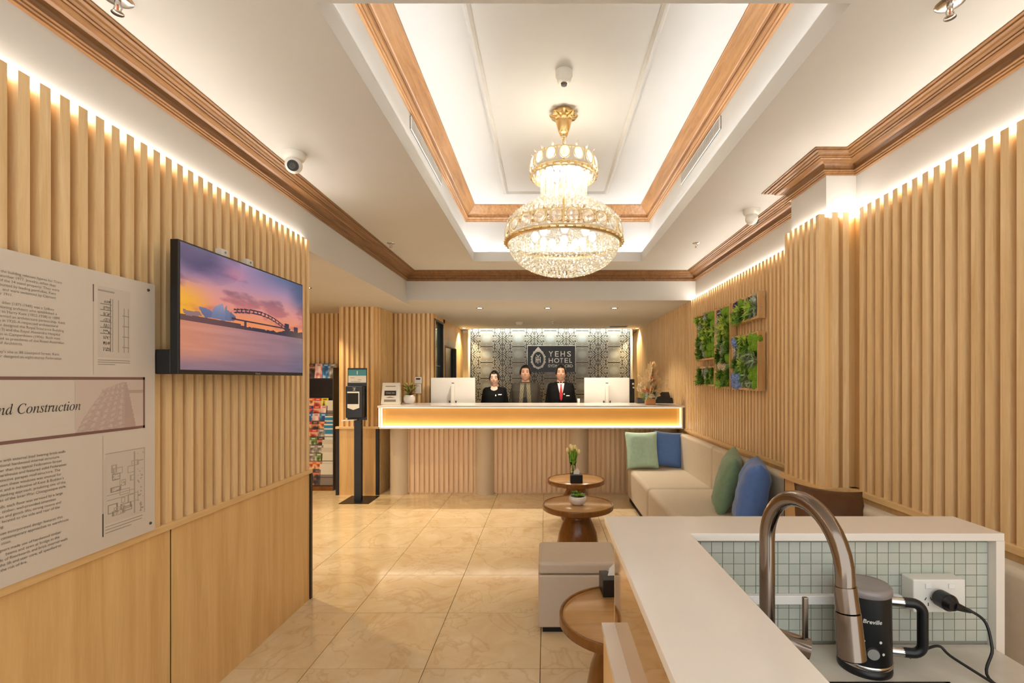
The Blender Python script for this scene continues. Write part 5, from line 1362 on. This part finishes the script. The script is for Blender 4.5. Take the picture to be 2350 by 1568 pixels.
# ================================================================ reception staff
def blob(name, prims, voxel, smooth=4):
    b = MB()
    for p in prims:
        if p[0] == 'ell': b.sphere(p[1], p[2], 24, 16)
        elif p[0] == 'cap':
            _, p0, p1, r0, r1 = p; p0 = Vector(p0); p1 = Vector(p1)
            b.cyl(p0, p1, r0, r1, 20); b.sphere(p0, r0, 16, 10); b.sphere(p1, r1, 16, 10)
        elif p[0] == 'loft':
            secs = p[1]; n = 32; v = []
            for (cx, cy, cz), rx, ry in secs:
                for i in range(n):
                    a = 2*pi*i/n; e = .8; ca, sa = cos(a), sin(a)
                    v.append((cx+rx*math.copysign(abs(ca)**e, ca), cy+ry*math.copysign(abs(sa)**e, sa), cz))
            f = [(k*n+i, k*n+(i+1) % n, (k+1)*n+(i+1) % n, (k+1)*n+i) for k in range(len(secs)-1) for i in range(n)]
            f += [tuple(range(n-1, -1, -1)), tuple(range((len(secs)-1)*n, len(secs)*n))]
            b.add(v, f, True)
        elif p[0] == 'mesh': b.add(p[1], p[2], True)
    me = b.mesh(name); o = bpy.data.objects.new('tmp', me); C.objects.link(o)
    r = o.modifiers.new('r', 'REMESH'); r.mode = 'VOXEL'; r.voxel_size = voxel
    s = o.modifiers.new('s', 'SMOOTH'); s.factor = .5; s.iterations = smooth
    dg = bpy.context.evaluated_depsgraph_get(); out = bpy.data.meshes.new_from_object(o.evaluated_get(dg)); out.name = name
    bpy.data.objects.remove(o); bpy.data.meshes.remove(me)
    for q in out.polygons: q.use_smooth = True
    return out
def head_geo(c, w, d, h, jaw=.72):
    """deformed sphere: face toward -Y"""
    nu, nv = 48, 36; m = MB(); m.sphere((0, 0, 0), 1, nu, nv); v = []
    for x, y, z in m.v:
        X, Y, Z = x*w/2, y*d/2, z*h/2
        if z < 0:
            k = 1-(1-jaw)*smoothstep(0, 1, -z); X *= k
            Y = Y*(1-.25*smoothstep(.1, 1, -z)) - .012*smoothstep(.2, 1, -z)
        if y < 0:
            f = -y
            Y += .010*f*exp(-((z-.10)/.13)**2)*exp(-((abs(x)-.40)/.2)**2)                       # eye hollows
            Y -= .024*exp(-(x/.13)**2)*exp(-((z+.16)/.14)**2)*f                                 # nose
            Y -= .012*exp(-(x/.09)**2)*exp(-((z-.02)/.16)**2)*f
            Y -= .007*exp(-(x/.28)**2)*exp(-((z+.46)/.09)**2)*f                                 # lips
            Y -= .010*exp(-(x/.25)**2)*exp(-((z+.86)/.12)**2)*f                                 # chin
            Y -= .007*exp(-((abs(x)-.45)/.18)**2)*exp(-((z+.20)/.16)**2)*f                      # cheeks
        v.append((c[0]+X, c[1]+Y, c[2]+Z))
    return v, m.f
def patch(bvh, rows, off, name, mat, parent, n=8, th=0):
    """rows: (z, x_left, x_right); projected from the front on the surface"""
    v = []; f = []
    for z, a, c in rows:
        for i in range(n+1):
            x = a+(c-a)*i/n; hit = bvh.ray_cast(Vector((x, -1.0, z)), Vector((0, 1, 0)))
            y = hit[0].y if hit[0] is not None else (v[-1][1]+off if v else 0)
            v.append((x, y-off, z))
    m = n+1
    f = [(k*m+i, k*m+i+1, (k+1)*m+i+1, (k+1)*m+i) for k in range(len(rows)-1) for i in range(n)]
    b = MB(); b.add(v, f, True); return b.build(name, mat, parent)
def ell_rows(cx, cz, rx, rz, n=7, curve=0.):
    out = []
    for k in range(n):
        t_ = -1+2*k/(n-1); w = rx*sqrt(max(0, 1-t_*t_)); out.append((cz+rz*t_, cx-w, cx+w))
    return out
def person(x, y, label, H, sh, skin, kind, hw=.150):
    t = thing('person', label, 'person', (x, y, 0)); k = H/1.71
    Z = lambda z: z*k
    hc = (0, -.02, Z(1.71)-.118); hd_ = head_geo(hc, hw, .195, .236, .74 if kind == 'w' else .86)
    s = sh/2
    arms = []
    for q in (-1, 1):
        S = (q*(s-.045), .01, Z(1.385)); E = (q*(s+.005), .03, Z(1.10)); Wd = (q*(s-.03), -.07, Z(.90))
        arms += [('cap', S, E, .050, .040), ('cap', E, Wd, .039, .027)]
        P = Vector(Wd); arms += [('cap', P, P+Vector((-q*.01, -.05, -.06)), .026, .030)]
        for j in range(4):
            b0 = P+Vector((-q*.01+(j-1.5)*.018, -.065, -.075)); L_ = (.058, .068, .064, .05)[j]
            arms += [('cap', b0, b0+Vector((0, -.02, -L_*.6)), .009, .0085), ('cap', b0+Vector((0, -.02, -L_*.6)), b0+Vector((0, -.015, -L_*1.15)), .0085, .0075)]
        th0 = P+Vector((-q*.03, -.03, -.03)); arms += [('cap', th0, th0+Vector((-q*.025, -.03, -.03)), .011, .010), ('cap', th0+Vector((-q*.025, -.03, -.03)), th0+Vector((-q*.028, -.04, -.055)), .010, .009)]
    legs = []
    for q in (-1, 1):
        legs += [('cap', (q*.09, .01, Z(.88)), (q*.10, 0, Z(.48)), .082, .056), ('cap', (q*.10, 0, Z(.48)), (q*.10, .02, Z(.09)), .054, .038), ('ell', (q*.10, -.045, .035), (.045, .125, .036))]
    torso = ('loft', [((0, .01, Z(.84)), .15, .10), ((0, .0, Z(.95)), .165, .11), ((0, .0, Z(1.08)), .145, .10), ((0, -.005, Z(1.22)), s*.86, .115), ((0, .0, Z(1.34)), s*.90, .105), ((0, .01, Z(1.405)), s*.62, .080), ((0, .015, Z(1.445)), .062, .058), ((0, .01, Z(1.50)), .056, .056)])
    ears = [('ell', (q*hw*.49, .0, hc[2]-.004), (.010, .02, .032)) for q in (-1, 1)]
    body_me = blob('body', [torso, ('mesh',)+tuple(hd_)]+ears+arms+legs, .0075, 3); body_me.materials.append(MATS[skin])
    body = put('body', body_me, t)
    bv = BVHTree.FromPolygons([v.co for v in body_me.vertices], [p.vertices for p in body_me.polygons])
    # clothes
    cj = []
    for q in (-1, 1):
        S = (q*(s-.050), .012, Z(1.388)); E = (q*(s+.008), .035, Z(1.10)); Wd = (q*(s-.028), -.065, Z(.905))
        cj += [('cap', S, E, .064, .054), ('cap', E, Wd, .053, .042)]
    top = [((0, .01, Z(.80)), .185, .13), ((0, .0, Z(.95)), .185, .13), ((0, .0, Z(1.08)), s*.92, .122), ((0, -.005, Z(1.22)), s*.98, .132), ((0, .0, Z(1.33)), s*1.02, .122), ((0, .01, Z(1.405)), s*.94, .102), ((0, .015, Z(1.437)), s*.62, .086), ((0, .02, Z(1.462)), .088, .076)]
    jm = blob('jacket', [('loft', top)]+cj, .0085, 5); jmat = {'w': 'jacket_black', 'm': 'jacket_tweed', 's': 'jacket_black'}[kind]; jm.materials.append(MATS[jmat]); jk = put('jacket', jm, t)
    jb = BVHTree.FromPolygons([v.co for v in jm.vertices], [p.vertices for p in jm.polygons])
    tr = blob('trousers', [('loft', [((0, .01, Z(.78)), .15, .115), ((0, .01, Z(.95)), .17, .118)])]+[('cap', (q*.09, .01, Z(.88)), (q*.10, 0, Z(.48)), .092, .070) for q in (-1, 1)]+[('cap', (q*.10, 0, Z(.48)), (q*.10, .02, Z(.08)), .068, .062) for q in (-1, 1)], .012, 4)
    tr.materials.append(MATS['trousers']); put('trousers', tr, t)
    # face
    cz = hc[2]; ey = cz+.010
    for q in (-1, 1):
        patch(bv, ell_rows(q*.031, ey, .0135, .0045), .0012, 'eye', 'eye_dark', t)
        patch(bv, [(ey+.018+.000*i, q*.031-.019, q*.031+.019) for i in range(1)]+[(ey+.024, q*.031-.014, q*.031+.015)], .0014, 'eyebrow', 'hair', t)
    mz = cz-.060
    def smile(w, th, off, nme, mat, up, z0):
        n_ = 12; v = []
        for r_ in (1, .5, -.5, -1):
            for i in range(n_+1):
                u = -1+2*i/n_; z_ = z0+up*u*u+r_*th*sqrt(max(0, 1-u*u*.98))
                hit = bv.ray_cast(Vector((u*w, -1.0, z_)), Vector((0, 1, 0))); v.append((u*w, (hit[0].y if hit[0] is not None else -.1)-off, z_))
        b = MB(); b.add(v, [(k_*(n_+1)+i, (k_+1)*(n_+1)+i, (k_+1)*(n_+1)+i+1, k_*(n_+1)+i+1) for k_ in range(3) for i in range(n_)], True); b.build(nme, mat, t)
    smile(.030, .0085, .0016, 'mouth', 'lips', .011, mz-.003); smile(.024, .0042, .0028, 'teeth', 'teeth', .009, mz-.001)
    # hair
    nu, nv = 48, 32; m = MB(); m.sphere((0, 0, 0), 1, nu, nv); v = []
    for (x_, y_, z_) in m.v:
        fr = max(0, -y_)                                   # 1 at the front
        line = (.62 if kind != 'w' else .60) if fr > .30 else -.15-.35*max(0, y_)
        if fr > .30: line = line-.85*smoothstep(.45, .85, abs(x_)) - (.06*cos(x_*4) if kind == 'w' else 0)
        else: line = line+(.25 if (fr > .1 and kind != 'w') else 0)
        g_in = smoothstep(line-.08, line+.04, z_)
        sc_ = .90+.20*g_in+(.03*max(0, z_) if kind != 'w' else 0)
        X, Y, Zz = x_*hw/2*sc_*1.0, y_*.0975*sc_, z_*.118*(.9+.19*g_in)
        v.append((hc[0]+X, hc[1]+Y+.004, hc[2]+Zz))
    b = MB(); b.add(v, m.f, True); b.build('hair', 'hair', t)
    if kind == 'w':
        b = MB(); b.sphere((0, .085, hc[2]+.02), (.045, .035, .045), 16, 10); b.build('hair_bun', 'hair', t)
    # clothing details
    zc_ = Z(1.435)
    if kind == 's':
        zs = [zc_+.008-.26*i/10 for i in range(11)]
        rows = [(z_, -(.050*(1-i/10)+.002), (.050*(1-i/10)+.002)) for i, z_ in enumerate(zs)]
        patch(jb, rows, .004, 'shirt_front', 'shirt', t)
        kn = zc_-.025; patch(jb, [(kn+.018, -.014, .014), (kn, -.011, .011)], .012, 'tie_knot', 'tie_red', t)
        patch(jb, [(kn, -.010, .010), (kn-.06, -.018, .018), (kn-.13, -.024, .024), (kn-.20, -.016, .016), (kn-.222, -.002, .002)], .009, 'tie', 'tie_red', t)
        for q in (-1, 1):
            rows = [(z_, *sorted((q*(.050*(1-i/10)+.001), q*(.050*(1-i/10)+.001+(.045*sin(pi*min(1, (i+1.5)/10)))))))for i, z_ in enumerate(zs)]
            patch(jb, rows, .0065, 'lapel', 'jacket_black', t)
            b = MB(); leaf = [(q*.004, -.078, zc_-.012), (q*.046, -.066, zc_-.030), (q*.060, -.030, zc_+.020), (q*.018, -.060, zc_+.030)]; b.add(leaf, [(0, 1, 2, 3)]); b.build('collar', 'shirt', t)
        patch(jb, [(Z(1.255), .075, .125), (Z(1.268), .075, .125)], .006, 'name_badge', 'sign_white', t); patch(jb, ell_rows(.045, Z(1.285), .009, .012), .011, 'pin', 'sign_white', t)
    elif kind == 'm':
        for q in (-1, 1):
            xs = lambda z_: q*(.042+.10*max(0, (zc_-z_))*.75)
            zs = [zc_+.006-.5*i/16 for i in range(17)]
            rows = [(z_, *sorted((xs(z_)-.028 if q > 0 else xs(z_)+.028, xs(z_)+.030*q))) for z_ in zs]
            patch(jb, rows, .007, 'scarf', 'scarf', t)
            for e_ in (-.018, 0, .018):                    # chain pattern lines
                rr = []
                for i in range(60):
                    z_ = zc_-.02-.47*i/59; w_ = .0022; xx = xs(z_)+e_*(1 if True else 0)+.004*sin(i*.9+(2 if e_ else 0)); rr.append((z_, xx-w_, xx+w_))
                patch(jb, rr, .0085, 'scarf_pattern', 'scarf_light', t, 1)
        patch(jb, [(zc_+.004, -.034, .034), (zc_-.10, -.026, .026), (zc_-.2, -.02, .02)], .005, 'shirt_front', 'jacket_tweed', t)
        patch(jb, [(zc_-.19, -.012, .012), (zc_-.3, -.034, .034), (zc_-.5, -.04, .04)], .0052, 'inner_shirt', 'black_matte', t)
    else:
        patch(jb, ell_rows(0, zc_+.004, .052, .036, 9), .003, 'neckline', skin, t)
        patch(jb, ell_rows(.030, Z(1.33), .009, .014), .006, 'brooch', 'sign_white', t); patch(jb, [(Z(1.335), .065, .115), (Z(1.349), .065, .115)], .006, 'name_badge', 'sign_white', t)
    return t
person(XP(1135, 7.24), 7.24, 'person in a black top with a brooch and hair tied back, smiling', 1.628, .33, 'skin', 'w', .142)
person(XP(1206, 7.32), 7.32, 'person in a brown tweed jacket with a patterned scarf, smiling', 1.712, .40, 'skin_b', 'm', .166)
person(XP(1287, 7.24), 7.24, 'person in a black suit, white shirt and red tie, smiling', 1.712, .37, 'skin_c', 's', .154)
